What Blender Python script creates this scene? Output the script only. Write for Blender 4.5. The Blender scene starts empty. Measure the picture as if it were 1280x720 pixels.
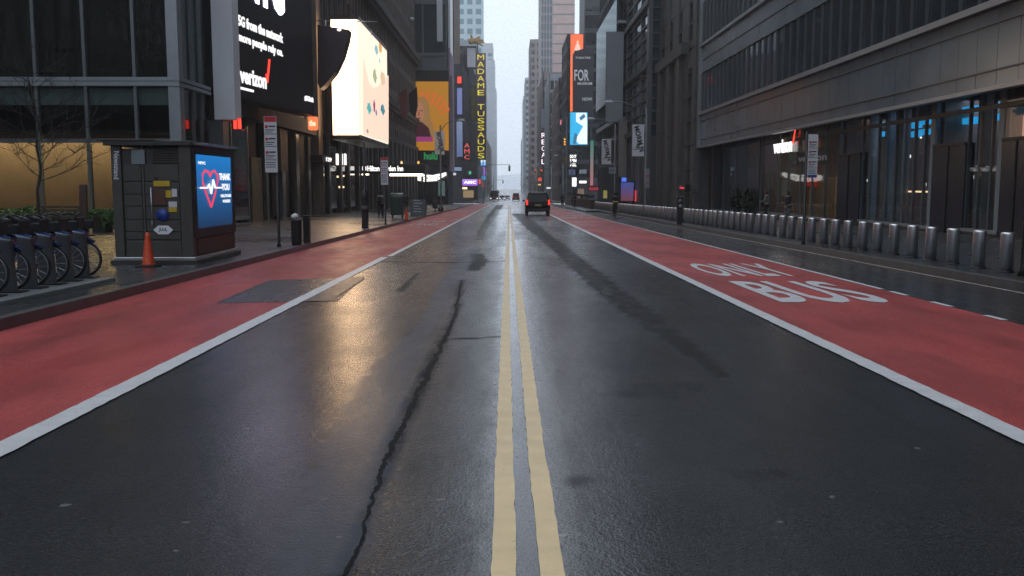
import bpy, bmesh, math, random
import numpy as np
from mathutils import Vector, Matrix
random.seed(7); RNG = np.random.default_rng(7)
R = math.radians
S = bpy.context.scene
COL = S.collection
# ---------------------------------------------------------------- camera, world, sun, exposure
FPX = 1150.0                                   # focal length in pixels of the 1280 wide photograph
cd = bpy.data.cameras.new('Camera'); cam = bpy.data.objects.new('Camera', cd); COL.objects.link(cam)
cd.sensor_width = 36; cd.lens = 36*FPX/1280; cd.clip_start = .05; cd.clip_end = 6000
cam.location = (0, 0, 1.65)
cam.rotation_euler = (R(90)-math.atan(128/FPX), 0, -math.atan(4/FPX))
S.camera = cam
w = bpy.data.worlds.new('World'); S.world = w; w.use_nodes = True
nt = w.node_tree; bg = nt.nodes['Background']
sky = nt.nodes.new('ShaderNodeTexSky'); sky.sky_type = 'NISHITA'; sky.sun_disc = False
sky.sun_elevation = R(62); sky.sun_rotation = R(-12); sky.dust_density = 5; sky.air_density = 1.0; sky.ozone_density = 1.0
hs = nt.nodes.new('ShaderNodeHueSaturation'); hs.inputs['Saturation'].default_value = .30
nt.links.new(sky.outputs[0], hs.inputs['Color']); tn = nt.nodes.new('ShaderNodeVectorMath'); tn.operation = 'MULTIPLY'; tn.inputs[1].default_value = (.90, .97, 1.10)   # grey cloud with a cool cast
nt.links.new(hs.outputs[0], tn.inputs[0]); cl = nt.nodes.new('ShaderNodeMix'); cl.data_type = 'RGBA'; cl.inputs[0].default_value = .85; cl.inputs[7].default_value = (6.0, 6.75, 7.8, 1)   # even cloud deck over the clear sky
nt.links.new(tn.outputs[0], cl.inputs[6]); nt.links.new(cl.outputs[2], bg.inputs[0]); bg.inputs[1].default_value = .15
sd = bpy.data.lights.new('Sun', 'SUN'); sd.energy = .5; sd.angle = R(40); sd.color = (1, .98, .96)
sun = bpy.data.objects.new('Sun', sd); COL.objects.link(sun)
sun.rotation_euler = (R(-28), 0, R(12))   # the sun stands ahead of the camera, a little to the left, behind cloud
sun.location = (0, 0, 60)
S.view_settings.view_transform = 'Standard'; S.view_settings.look = 'None'; S.view_settings.gamma = 1
S.view_settings.use_curve_mapping = False; EXPO = 0.18; S.view_settings.exposure = EXPO
S.cycles.max_bounces = 10; S.cycles.glossy_bounces = 4; S.cycles.transparent_max_bounces = 12; S.cycles.volume_bounces = 8
S.cycles.use_denoising = True; S.cycles.denoising_prefilter = 'NONE'; S.cycles.sample_clamp_indirect = 4
bpy.context.view_layer.update()
# ---------------------------------------------------------------- measuring
MW = cam.rotation_euler.to_matrix(); CO = Vector((0, 0, 1.65))
def ray(px, py): return MW @ Vector(((px-640)/FPX, (360-py)/FPX, -1))
def atX(px, py, X): d = ray(px, py); return CO + d*(X/d.x)
def atY(px, py, Y): d = ray(px, py); return CO + d*(Y/d.y)
SL = .0104                                     # the street falls gently away from the camera
def gz(y): return -SL*y if y < 300 else -SL*300
def atG(px, py, dz=0):
    d = ray(px, py); t = (1.65-dz)/(-d.z-SL*d.y) ; return CO + d*t
def Yat(px, X): return atX(px, 232, X).y
def Zat(py, Y): return atY(636, py, Y).z
KB = .15                                       # kerb height
def sw(y): return gz(y)+KB
# ---------------------------------------------------------------- materials
def lk(nt, a, b): nt.links.new(a, b)
def mat(name, col, rough=.6, metal=0, var=.15, scale=3, bump=0, bscale=60, spec=.5, coat=0, rvar=0, stretch=(1, 1, 1)):
    m = bpy.data.materials.new(name); m.use_nodes = True; n = m.node_tree; b = n.nodes['Principled BSDF']
    b.inputs['Roughness'].default_value = rough; b.inputs['Metallic'].default_value = metal
    b.inputs['Specular IOR Level'].default_value = spec; b.inputs['Coat Weight'].default_value = coat
    tc = n.nodes.new('ShaderNodeTexCoord'); mp = n.nodes.new('ShaderNodeMapping'); mp.inputs['Scale'].default_value = stretch
    lk(n, tc.outputs['Object'], mp.inputs[0])
    nz = n.nodes.new('ShaderNodeTexNoise'); nz.inputs['Scale'].default_value = scale; nz.inputs['Detail'].default_value = 6
    lk(n, mp.outputs[0], nz.inputs['Vector'])
    mr = n.nodes.new('ShaderNodeMapRange'); mr.inputs[1].default_value = .25; mr.inputs[2].default_value = .75
    mr.inputs[3].default_value = 1-var; mr.inputs[4].default_value = 1+var
    lk(n, nz.outputs['Fac'], mr.inputs[0])
    mx = n.nodes.new('ShaderNodeVectorMath'); mx.operation = 'SCALE'; mx.inputs[0].default_value = col
    lk(n, mr.outputs[0], mx.inputs['Scale']); lk(n, mx.outputs[0], b.inputs['Base Color'])
    if rvar:
        m2 = n.nodes.new('ShaderNodeMapRange'); m2.inputs[1].default_value = .3; m2.inputs[2].default_value = .7
        m2.inputs[3].default_value = max(.02, rough-rvar); m2.inputs[4].default_value = rough+rvar
        n2 = n.nodes.new('ShaderNodeTexNoise'); n2.inputs['Scale'].default_value = scale*.4; n2.inputs['Detail'].default_value = 5
        lk(n, mp.outputs[0], n2.inputs['Vector']); lk(n, n2.outputs['Fac'], m2.inputs[0]); lk(n, m2.outputs[0], b.inputs['Roughness'])
    if bump:
        nb = n.nodes.new('ShaderNodeTexNoise'); nb.inputs['Scale'].default_value = bscale; nb.inputs['Detail'].default_value = 3
        lk(n, tc.outputs['Object'], nb.inputs['Vector'])
        bp = n.nodes.new('ShaderNodeBump'); bp.inputs['Strength'].default_value = bump; bp.inputs['Distance'].default_value = .01
        lk(n, nb.outputs['Fac'], bp.inputs['Height']); lk(n, bp.outputs[0], b.inputs['Normal'])
    return m
def emis(name, col, st=1.0, grad=None):
    m = bpy.data.materials.new(name); m.use_nodes = True; n = m.node_tree; b = n.nodes['Principled BSDF']
    b.inputs['Base Color'].default_value = (*[c*.3 for c in col], 1); b.inputs['Roughness'].default_value = .35
    b.inputs['Emission Color'].default_value = (*col, 1); b.inputs['Emission Strength'].default_value = st*2**-EXPO   # lit things keep their own brightness at this exposure
    if grad:                                   # picture shown on a screen: a second colour towards the top
        tc = n.nodes.new('ShaderNodeTexCoord'); sp = n.nodes.new('ShaderNodeSeparateXYZ'); cr = n.nodes.new('ShaderNodeValToRGB')
        lk(n, tc.outputs['Generated'], sp.inputs[0]); lk(n, sp.outputs['Z'], cr.inputs[0])
        cr.color_ramp.elements[0].color = (*col, 1); cr.color_ramp.elements[1].color = (*grad, 1)
        lk(n, cr.outputs[0], b.inputs['Emission Color'])
    return m
def pane(name, tint=(.75, .8, .8), refl=.9, rough=.03, base=.12):
    """see-through window glass: a transparent sheet with a mirror coat that grows at grazing angles"""
    m = bpy.data.materials.new(name); m.use_nodes = True; n = m.node_tree
    n.nodes.remove(n.nodes['Principled BSDF']); out = n.nodes['Material Output']
    t = n.nodes.new('ShaderNodeBsdfTransparent'); t.inputs[0].default_value = (*tint, 1)
    g = n.nodes.new('ShaderNodeBsdfGlossy'); g.inputs['Roughness'].default_value = rough; g.inputs[0].default_value = (refl, refl, refl, 1)
    f0 = n.nodes.new('ShaderNodeLayerWeight'); f = n.nodes.new('ShaderNodeMath'); f.operation = 'POWER'; f.inputs[1].default_value = 4.5; lk(n, f0.outputs['Facing'], f.inputs[0])
    a = n.nodes.new('ShaderNodeMath'); a.operation = 'MULTIPLY_ADD'; a.inputs[1].default_value = .9; a.inputs[2].default_value = base*.5
    x = n.nodes.new('ShaderNodeMixShader')
    lk(n, f.outputs[0], a.inputs[0]); lk(n, a.outputs[0], x.inputs[0]); lk(n, t.outputs[0], x.inputs[1]); lk(n, g.outputs[0], x.inputs[2]); lk(n, x.outputs[0], out.inputs[0])
    return m
M = dict(
 steel=mat('brushed_steel', (.66, .66, .68), .36, 1, .12, 8, .15, 200, stretch=(1, 1, .05)),
 dkmetal=mat('dark_metal', (.025, .026, .028), .4, .3, .2, 5), black=mat('black_paint', (.012, .012, .013), .35, 0, .2, 5),
 kiosk=mat('bronze_panel', (.10, .094, .088), .38, .4, .12, 3, rvar=.06), kioskd=mat('bronze_panel_dark', (.06, .057, .055), .42, .3, .1, 3),
 rust=mat('red_brown_panel', (.09, .035, .025), .5, 0, .2, 4), lightm=mat('pale_aluminium', (.30, .32, .34), .35, .5, .08, 2),
 whitepanel=mat('white_cladding', (.78, .80, .84), .45, 0, .05, 1), greypanel=mat('grey_cladding', (.10, .105, .11), .4, .2, .12, .8),
 frame=mat('window_frame', (.15, .165, .17), .4, .5, .1, 2), dkframe=mat('dark_frame', (.03, .03, .032), .4, .4, .1, 2),
 glassd=mat('dark_facade_glass', (.010, .014, .016), .07, 0, .6, .5, spec=.6), glassb=mat('blue_facade_glass', (.03, .05, .06), .1, 0, .5, .4, spec=.7),
 glassg=mat('grey_facade_glass', (.022, .027, .032), .06, 0, .5, .35, spec=.8, rvar=.03),
 spand=mat('grey_glass_spandrel', (.115, .142, .158), .2, 0, .18, .5, spec=.6, rvar=.06),
 frost=mat('frosted_glass_band', (.20, .24, .25), .35, 0, .05, 1),
 brown=mat('brown_stone', (.085, .068, .06), .75, 0, .35, .7, .3, 6), brownd=mat('dark_brown_stone', (.022, .018, .017), .75, 0, .4, .8, .3, 6),
 granite=mat('dark_granite', (.07, .07, .068), .5, 0, .25, 1.2, .1, 30), graniteb=mat('granite_pier', (.075, .072, .068), .5, 0, .2, 1.5),
 marble=mat('grey_marble_pier', (.09, .085, .078), .3, 0, .3, 2), tan=mat('tan_masonry', (.17, .13, .10), .7, 0, .2, 1),
 pink=mat('pink_brown_masonry', (.46, .33, .29), .75, 0, .12, .3), taupe=mat('taupe_masonry', (.21, .17, .16), .75, 0, .15, .4),
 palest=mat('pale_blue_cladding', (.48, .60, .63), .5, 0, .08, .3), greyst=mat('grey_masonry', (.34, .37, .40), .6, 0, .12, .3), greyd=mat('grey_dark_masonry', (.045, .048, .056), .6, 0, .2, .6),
 rubber=mat('tyre_rubber', (.012, .012, .012), .6, 0, .2, 20), bikeblue=mat('bike_blue_paint', (.006, .05, .20), .25, 0, .1, 5, coat=.4),
 dock=mat('dock_grey', (.10, .107, .115), .4, .3, .1, 6), slab=mat('platform_grey', (.15, .16, .165), .4, 0, .15, 3),
 cone=mat('cone_orange', (.62, .065, .015), .45, 0, .25, 12), bark=mat('bark', (.035, .028, .024), .85, 0, .3, 20),
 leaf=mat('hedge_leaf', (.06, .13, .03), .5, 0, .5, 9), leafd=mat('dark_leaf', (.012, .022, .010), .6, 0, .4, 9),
 wood=mat('bench_wood', (.06, .035, .025), .6, 0, .3, 8), green=mat('green_box_paint', (.012, .03, .022), .35, 0, .2, 5),
 white=mat('white_sign', (.62, .62, .64), .4, 0, .04, 5), redsign=mat('red_sign', (.5, .02, .03), .4, 0, .05, 5), bluesign=mat('blue_sign', (.02, .05, .28), .4, 0, .05, 5), dkink=mat('dark_print', (.02, .02, .03), .5, 0, 0, 5),
 yellow=mat('yellow_print', (.55, .38, .03), .45, 0, .1, 5), gold=mat('gold_skin', (.55, .37, .17), .4, .2, .15, 2),
 skin=mat('skin', (.35, .2, .14), .55, 0, .05, 8), hair=mat('hair', (.015, .01, .008), .6, 0, .2, 30), cloth=mat('dark_cloth', (.016, .017, .02), .85, 0, .2, 12), jeans=mat('denim', (.035, .045, .07), .85, 0, .2, 12),
 greycloth=mat('grey_cloth', (.12, .12, .125), .85, 0, .2, 12), hivis=mat('yellow_band', (.55, .6, .1), .5, 0, .1, 5),
 carpaint=mat('black_car_paint', (.003, .003, .0035), .3, 0, .05, 2, spec=.15), carwhite=mat('white_car_paint', (.75, .77, .8), .3, 0, .05, 2, coat=.5), carred=mat('dark_red_car_paint', (.10, .03, .03), .3, 0, .05, 2),
 carglass=mat('car_glass', (.004, .005, .006), .1, 0, .1, 2, spec=.25), tail=emis('tail_light', (1, .05, .03), 1.1), head=emis('head_light', (1, .95, .85), 2.5), plate=mat('number_plate', (.35, .3, .15), .5),
 chrome=mat('chrome', (.6, .6, .6), .15, 1, .05, 3),
 clearglass=pane('storefront_glass', (.86, .88, .88), .55, .02, .10), lobbyglass=pane('lobby_glass', (.78, .82, .8), .55, .02, .08),
 redlamp=emis('red_lamp', (1, .05, .03), 2.0), amberlamp=emis('amber_lamp', (1, .45, .08), 1.6), whitelight=emis('white_lit', (1, .98, .95), 1.6), warmlight=emis('warm_lit', (1, .72, .4), 1.8), ceil=emis('ceiling_light', (1, .85, .65), 4),
 cyan=emis('cyan_lit', (.02, .42, .9), 1.0), purple=emis('purple_lit', (.42, .12, .9), 1.0), sigyel=mat('signal_yellow', (.35, .24, .04), .45, 0, .1, 5), doorp=mat('dark_navy_panel', (.012, .015, .026), .25, 0, .3, 1.5), mull=mat('thin_mullion', (.10, .11, .115), .4, .4, .1, 2), hill=mat('haze_pale_hill', (.60, .64, .68), .9, 0, .08, .02), pinkpane=mat('pink_tinted_pane', (.24, .18, .17), .4), bluepane=mat('pale_blue_pane', (.15, .25, .28), .3), shopwall=mat('shop_wall', (.20, .14, .11), .6, 0, .35, .6), dusk=mat('interior_dark', (.022, .016, .015), .7, 0, .3, 1),
)
# ---------------------------------------------------------------- mesh building
def org(o):
    v = Vector((0, 0, 0))
    while o: v = v + o.location; o = o.parent
    return v
def tag(o, label=None, cat=None, group=None, kind=None):
    if label: o['label'] = label
    if cat: o['category'] = cat
    if group: o['group'] = group
    if kind: o['kind'] = kind
    return o
def thing(name, label, cat, loc=(0, 0, 0), group=None):
    o = bpy.data.objects.new(name, None); COL.objects.link(o); o.location = loc; o.empty_display_size = .2
    return tag(o, label, cat, group)
def link_mesh(name, me, parent, m):
    o = bpy.data.objects.new(name, me); COL.objects.link(o)
    if m: me.materials.append(m)
    o.parent = parent
    return o
class MB:
    def __init__(s): s.v = []; s.f = []; s.sm = []; s.cut = []
    def add(s, vs, fs, sm=False):
        s.cut.append((len(s.v), len(s.f))); k = len(s.v); s.v += [tuple(v) for v in vs]; s.f += [tuple(i+k for i in f) for f in fs]; s.sm += [sm]*len(fs); return s
    def box(s, x0, x1, y0, y1, z0, z1):
        x0, x1 = sorted((x0, x1)); y0, y1 = sorted((y0, y1)); z0, z1 = sorted((z0, z1))
        return s.add([(x0, y0, z0), (x1, y0, z0), (x1, y1, z0), (x0, y1, z0), (x0, y0, z1), (x1, y0, z1), (x1, y1, z1), (x0, y1, z1)],
                     [(0, 3, 2, 1), (4, 5, 6, 7), (0, 1, 5, 4), (1, 2, 6, 5), (2, 3, 7, 6), (3, 0, 4, 7)])
    def obox(s, c, ax, ay, az):                # box from a corner and three edge vectors
        c, ax, ay, az = map(Vector, (c, ax, ay, az)); p = [c, c+ax, c+ax+ay, c+ay]; p += [q+az for q in p]
        return s.add(p, [(0, 3, 2, 1), (4, 5, 6, 7), (0, 1, 5, 4), (1, 2, 6, 5), (2, 3, 7, 6), (3, 0, 4, 7)])
    def prism(s, poly, d):                     # planar polygon pushed along d
        d = Vector(d); n = len(poly); a = [Vector(p) for p in poly]; b = [p+d for p in a]
        return s.add(a+b, [tuple(range(n))[::-1], tuple(range(n, 2*n))]+[(i, (i+1) % n, (i+1) % n+n, i+n) for i in range(n)])
    def tube(s, pts, r, n=8, cap=True):
        pts = [Vector(p) for p in pts]; rs = r if isinstance(r, (list, tuple)) else [r]*len(pts); vs = []; fs = []
        for i, p in enumerate(pts):
            t = (pts[min(i+1, len(pts)-1)]-pts[max(i-1, 0)]).normalized()
            a = t.cross(Vector((0, 0, 1)) if abs(t.z) < .9 else Vector((0, 1, 0))).normalized(); b = t.cross(a)
            vs += [p+(a*math.cos(6.2832*k/n)+b*math.sin(6.2832*k/n))*rs[i] for k in range(n)]
        for i in range(len(pts)-1):
            for k in range(n): fs.append((i*n+k, i*n+(k+1) % n, (i+1)*n+(k+1) % n, (i+1)*n+k))
        if cap: fs += [tuple(range(n))[::-1], tuple(range((len(pts)-1)*n, len(pts)*n))]
        return s.add(vs, fs, n > 5)
    def lathe(s, prof, c=(0, 0, 0), n=16, axis='z'):
        c = Vector(c); vs = []; fs = []
        for (r, h) in prof:
            for k in range(n):
                a = 6.2832*k/n; x, y = r*math.cos(a), r*math.sin(a)
                vs.append(c+(Vector((x, y, h)) if axis == 'z' else Vector((x, h, y)) if axis == 'y' else Vector((h, x, y))))
        for i in range(len(prof)-1):
            for k in range(n): fs.append((i*n+k, i*n+(k+1) % n, (i+1)*n+(k+1) % n, (i+1)*n+k))
        fs += [tuple(range(n))[::-1], tuple(range((len(prof)-1)*n, len(prof)*n))]
        return s.add(vs, fs, n > 5)
    def each(s, name, m, parent, cap=100, bevel=0):
        """every piece becomes a part of its own; past the cap the rest is one part"""
        ends = s.cut[1:]+[(len(s.v), len(s.f))]; rest = MB()
        for i, ((v0, f0), (v1, f1)) in enumerate(zip(s.cut, ends)):
            q = MB() if i < cap else rest; q.add(s.v[v0:v1], [tuple(k-v0 for k in f) for f in s.f[f0:f1]], s.sm[f0] if f1 > f0 else False)
            if i < cap: q.build(name, m, parent, bevel)
        if rest.v: rest.build(name, m, parent, kind='stuff')
    def build(s, name, m, parent=None, bevel=0, kind=None, local=False):
        me = bpy.data.meshes.new(name)
        if parent is not None and not local: o3 = org(parent)
        elif parent is None and not local and s.v:
            a = np.array(s.v); o3 = Vector(((a[:, 0].min()+a[:, 0].max())/2, (a[:, 1].min()+a[:, 1].max())/2, a[:, 2].min()))
        else: o3 = Vector((0, 0, 0))
        me.from_pydata([(v[0]-o3.x, v[1]-o3.y, v[2]-o3.z) for v in s.v], [], s.f)
        me.polygons.foreach_set('use_smooth', s.sm); me.update()
        bm = bmesh.new(); bm.from_mesh(me); bmesh.ops.recalc_face_normals(bm, faces=bm.faces); bm.to_mesh(me); bm.free()
        o = link_mesh(name, me, parent, m)
        if parent is None: o.location = o3
        if bevel:
            b = o.modifiers.new('bevel', 'BEVEL'); b.width = bevel; b.segments = 2; b.limit_method = 'ANGLE'
        if kind: o['kind'] = kind
        return o
def sheet(name, pts, m, parent=None, kind=None):   # one flat face
    return MB().add(pts, [tuple(range(len(pts)))]).build(name, m, parent, kind=kind)
def text(s, m, parent, bl, br, tl, name='lettering', th=.02, bold=0.0, kind=None):
    """letters fitted to the parallelogram bl-br-tl, standing th proud of it"""
    cu = bpy.data.curves.new('t', 'FONT'); cu.body = s; cu.offset = bold; cu.resolution_u = 3; cu.align_x = 'CENTER'
    cu.extrude = .01 if th > .006 else 0
    o = bpy.data.objects.new('t', cu); me = bpy.data.meshes.new_from_object(o); bpy.data.objects.remove(o)
    n = len(me.vertices); a = np.zeros(n*3, 'f'); me.vertices.foreach_get('co', a); a = a.reshape(-1, 3).astype('d')
    lo, hi = a.min(0), a.max(0); bl, br, tl = (np.array(Vector(p)) for p in (bl, br, tl))
    u = (a[:, 0]-lo[0])/(hi[0]-lo[0]); v = (a[:, 1]-lo[1])/(hi[1]-lo[1]); q = (a[:, 2]-lo[2])/max(hi[2]-lo[2], 1e-6) if cu.extrude else np.ones(n)
    nn = np.cross(br-bl, tl-bl); nn /= np.linalg.norm(nn); o3 = np.array(org(parent)) if parent else bl.copy()
    P = bl+u[:, None]*(br-bl)+v[:, None]*(tl-bl)+nn*(th*q)[:, None]-o3
    me.vertices.foreach_set('co', P.astype('f').ravel()); me.update(); me.name = name
    ob = link_mesh(name, me, parent, m)
    if not parent: ob.location = o3
    if kind: ob['kind'] = kind
    return ob
def copy_tree(o, parent=None, loc=None, rz=None, label=None):
    c = o.copy(); COL.objects.link(c); c.parent = parent
    if loc is not None: c.location = loc
    if rz is not None: c.rotation_euler.z = rz
    if label: c['label'] = label
    for ch in list(o.children): copy_tree(ch, c)
    return c
ORD = ['first', 'second', 'third', 'fourth', 'fifth', 'sixth', 'seventh', 'eighth']
# ---------------------------------------------------------------- ground, road, pavements, markings
def asphalt(name, base, rmin, rmax, bump=.5, attr=False, red=False):
    m = bpy.data.materials.new(name); m.use_nodes = True; n = m.node_tree; b = n.nodes['Principled BSDF']
    g = n.nodes.new('ShaderNodeNewGeometry')
    def noise(scale, st=(1, 1, 1), det=5):
        mp = n.nodes.new('ShaderNodeMapping'); mp.inputs['Scale'].default_value = st; lk(n, g.outputs['Position'], mp.inputs[0])
        z = n.nodes.new('ShaderNodeTexNoise'); z.inputs['Scale'].default_value = scale; z.inputs['Detail'].default_value = det; lk(n, mp.outputs[0], z.inputs['Vector']); return z.outputs['Fac']
    def rng(x, a, b_, c, d):
        r = n.nodes.new('ShaderNodeMapRange'); r.inputs[1].default_value = a; r.inputs[2].default_value = b_; r.inputs[3].default_value = c; r.inputs[4].default_value = d; lk(n, x, r.inputs[0]); return r.outputs[0]
    def mth(op, a, c):
        q = n.nodes.new('ShaderNodeMath'); q.operation = op
        for i, v in enumerate((a, c)):
            if isinstance(v, (int, float)): q.inputs[i].default_value = v
            else: lk(n, v, q.inputs[i])
        return q.outputs[0]
    rough = rng(mth('ADD', mth('MULTIPLY', noise(.9, (1, .22, 1)), .65), mth('MULTIPLY', noise(3.5, (1, .35, 1)), .35)), .36, .64, rmin, rmax)
    tone = mth('MULTIPLY', rng(noise(.7, (1, .3, 1)), .3, .7, .75, 1.25), rng(noise(95, (1, 1, 1), 2), .3, .7, .55, 1.45))
    sc = n.nodes.new('ShaderNodeVectorMath'); sc.operation = 'SCALE'; sc.inputs[0].default_value = base; lk(n, tone, sc.inputs['Scale'])
    colr = sc.outputs[0]; bs = rng(noise(.8, (1, .3, 1)), .35, .65, bump*.6, bump*1.2)
    if attr:
        at = n.nodes.new('ShaderNodeAttribute'); at.attribute_name = 'surf'; sp = n.nodes.new('ShaderNodeSeparateColor'); lk(n, at.outputs['Color'], sp.inputs[0])
        brk = rng(noise(5, (1, .5, 1)), .3, .7, .55, 1.3)
        tar = mth('MULTIPLY', sp.outputs[1], brk); tar = rng(tar, 0, 1, 0, 1)
        rough = mth('ADD', mth('SUBTRACT', rough, mth('MULTIPLY', sp.outputs[0], .12)), mth('MULTIPLY', tar, .30)); rough = mth('MAXIMUM', rough, .05)
        x = n.nodes.new('ShaderNodeMix'); x.data_type = 'RGBA'; lk(n, mth('MULTIPLY', tar, .85), x.inputs[0]); lk(n, colr, x.inputs[6]); x.inputs[7].default_value = (.008, .008, .009, 1)
        y = n.nodes.new('ShaderNodeMix'); y.data_type = 'RGBA'; lk(n, sp.outputs[2], y.inputs[0]); lk(n, x.outputs[2], y.inputs[6]); y.inputs[7].default_value = (.060, .070, .090, 1); colr = y.outputs[2]
        bs = mth('MULTIPLY', bs, mth('SUBTRACT', 1.0, mth('MULTIPLY', sp.outputs[0], .75)))
        b.inputs['Specular IOR Level'].default_value = .10
        # a film of rain lies over the rough stone: a smooth coat that tar and pale streaks interrupt
        film = mth('MULTIPLY', rng(mth('ADD', mth('MULTIPLY', noise(.55, (1, .25, 1)), .6), mth('MULTIPLY', noise(2.6, (1, .3, 1)), .4)), .36, .62, .55, 1.0), mth('MULTIPLY', mth('SUBTRACT', 1.0, mth('MULTIPLY', tar, .85)), mth('SUBTRACT', 1.0, mth('MULTIPLY', sp.outputs[2], .8))))
        film = mth('MINIMUM', mth('ADD', film, mth('MULTIPLY', sp.outputs[0], .5)), 1.0)
        lk(n, film, b.inputs['Coat Weight']); b.inputs['Coat IOR'].default_value = 1.42
        lk(n, mth('SUBTRACT', rng(mth('ADD', mth('MULTIPLY', noise(.9, (1, .22, 1)), .6), mth('MULTIPLY', noise(4.2, (1, .35, 1)), .4)), .38, .62, .12, .25), mth('MULTIPLY', sp.outputs[0], .05)), b.inputs['Coat Roughness'])
        bc = n.nodes.new('ShaderNodeBump'); bc.inputs['Distance'].default_value = .006; bc.inputs['Strength'].default_value = .38
        lk(n, mth('ADD', noise(60, (1, 1, 1), 2), noise(14, (1, .6, 1), 3)), bc.inputs['Height']); lk(n, bc.outputs[0], b.inputs['Coat Normal'])
    stones = rng(noise(120, (1, 1, 1), 1), .56, .66, 0, .8 if attr else .25); xs_ = n.nodes.new('ShaderNodeMix'); xs_.data_type = 'RGBA'; lk(n, stones, xs_.inputs[0]); lk(n, colr, xs_.inputs[6]); xs_.inputs[7].default_value = (.085, .088, .095, 1); colr = xs_.outputs[2]
    if attr:                                    # a few pale chips and scraps of paint
        chips = rng(noise(11, (1, 1, 1), 0), .86, .87, 0, 1); xs_ = n.nodes.new('ShaderNodeMix'); xs_.data_type = 'RGBA'; lk(n, chips, xs_.inputs[0]); lk(n, colr, xs_.inputs[6]); xs_.inputs[7].default_value = (.13, .13, .13, 1); colr = xs_.outputs[2]
    if red:                                     # grime and worn spots in the red coat
        r2 = mth('MULTIPLY', rng(noise(1.6, (1, .35, 1)), .46, .70, 0, .45), 1); x = n.nodes.new('ShaderNodeMix'); x.data_type = 'RGBA'; lk(n, r2, x.inputs[0]); lk(n, colr, x.inputs[6]); x.inputs[7].default_value = (.14, .03, .028, 1)
        sp2 = rng(noise(60, (1, 1, 1), 2), .54, .70, 0, .65); x2 = n.nodes.new('ShaderNodeMix'); x2.data_type = 'RGBA'; lk(n, sp2, x2.inputs[0]); lk(n, x.outputs[2], x2.inputs[6]); x2.inputs[7].default_value = (.05, .03, .03, 1); colr = x2.outputs[2]
    if red: b.inputs['Specular IOR Level'].default_value = .16
    lk(n, colr, b.inputs['Base Color']); lk(n, rough, b.inputs['Roughness'])
    bp = n.nodes.new('ShaderNodeBump'); bp.inputs['Distance'].default_value = .016; lk(n, bs, bp.inputs['Strength'])
    h = mth('ADD', noise(72, (1, 1, 1), 2), mth('MULTIPLY', noise(18, (1, 1, 1), 3), .5)); lk(n, h, bp.inputs['Height']); lk(n, bp.outputs[0], b.inputs['Normal'])
    return m
M['road'] = asphalt('wet_asphalt', (.011, .012, .0135), .30, .45, .9, attr=True)
M['red'] = asphalt('red_lane_coat', (.34, .056, .054), .30, .55, .45, red=True)
M['patch'] = asphalt('patch_asphalt', (.022, .024, .027), .22, .4, .4); M['tar'] = mat('tar_fill', (.004, .004, .0045), .7, 0, .2, 20, spec=.12)
def paint(name, col, wear):
    m = mat(name, col, .42, 0, .12, 6, .25, 120); n = m.node_tree; b = n.nodes['Principled BSDF']
    g = n.nodes.new('ShaderNodeNewGeometry'); z = n.nodes.new('ShaderNodeTexNoise'); z.inputs['Scale'].default_value = 24; z.inputs['Detail'].default_value = 8; lk(n, g.outputs['Position'], z.inputs['Vector'])
    r = n.nodes.new('ShaderNodeMapRange'); r.inputs[1].default_value = wear; r.inputs[2].default_value = wear+.05; lk(n, z.outputs['Fac'], r.inputs[0])
    src = b.inputs['Base Color'].links[0].from_socket; x = n.nodes.new('ShaderNodeMix'); x.data_type = 'RGBA'; lk(n, r.outputs[0], x.inputs[0]); lk(n, src, x.inputs[6]); x.inputs[7].default_value = (.07, .07, .07, 1); lk(n, x.outputs[2], b.inputs['Base Color'])
    return m
M['pwhite'] = paint('white_road_paint', (.50, .51, .52), .67); M['pyellow'] = paint('yellow_road_paint', (.60, .45, .24), .71); M['pfaint'] = paint('faded_paint_and_reflection', (.42, .36, .34), .52)
M['water'] = mat('water_film', (.05, .053, .058), .12, 0, .2, 2, .08, 30)
def paving(name, col, rmin):
    m = mat(name, col, .3, 0, .3, .8, .25, 50, rvar=.12, stretch=(1, .6, 1)); n = m.node_tree; b = n.nodes['Principled BSDF']
    g = n.nodes.new('ShaderNodeNewGeometry'); br = n.nodes.new('ShaderNodeTexBrick'); br.offset = 0; br.inputs['Scale'].default_value = 1; br.inputs['Brick Width'].default_value = 1.5; br.inputs['Row Height'].default_value = 1.5; br.inputs['Mortar Size'].default_value = .018
    br.inputs['Color1'].default_value = (1, 1, 1, 1); br.inputs['Color2'].default_value = (.72, .72, .72, 1); br.inputs['Mortar'].default_value = (.25, .25, .25, 1)
    lk(n, g.outputs['Position'], br.inputs['Vector']); src = b.inputs['Base Color'].links[0].from_socket
    x = n.nodes.new('ShaderNodeVectorMath'); x.operation = 'MULTIPLY'; lk(n, src, x.inputs[0]); lk(n, br.outputs[0], x.inputs[1]); lk(n, x.outputs[0], b.inputs['Base Color'])
    return m
M['pave'] = paving('wet_concrete_paving', (.032, .034, .036), .12)
M['kerb'] = mat('kerb_steel', (.085, .087, .09), .35, .2, .25, 4, .1, 40); M['earth'] = mat('far_ground', (.42, .42, .42), .7, 0, .2, .05)
CL, CR, SEP_L, SEP_R, DASH = -6.2, 8.85, -3.30, 3.50, 6.55
FL, FR, FLN = -15.0, 16.4, -9.9                 # building lines: left, right, left beyond the crossing
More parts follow.
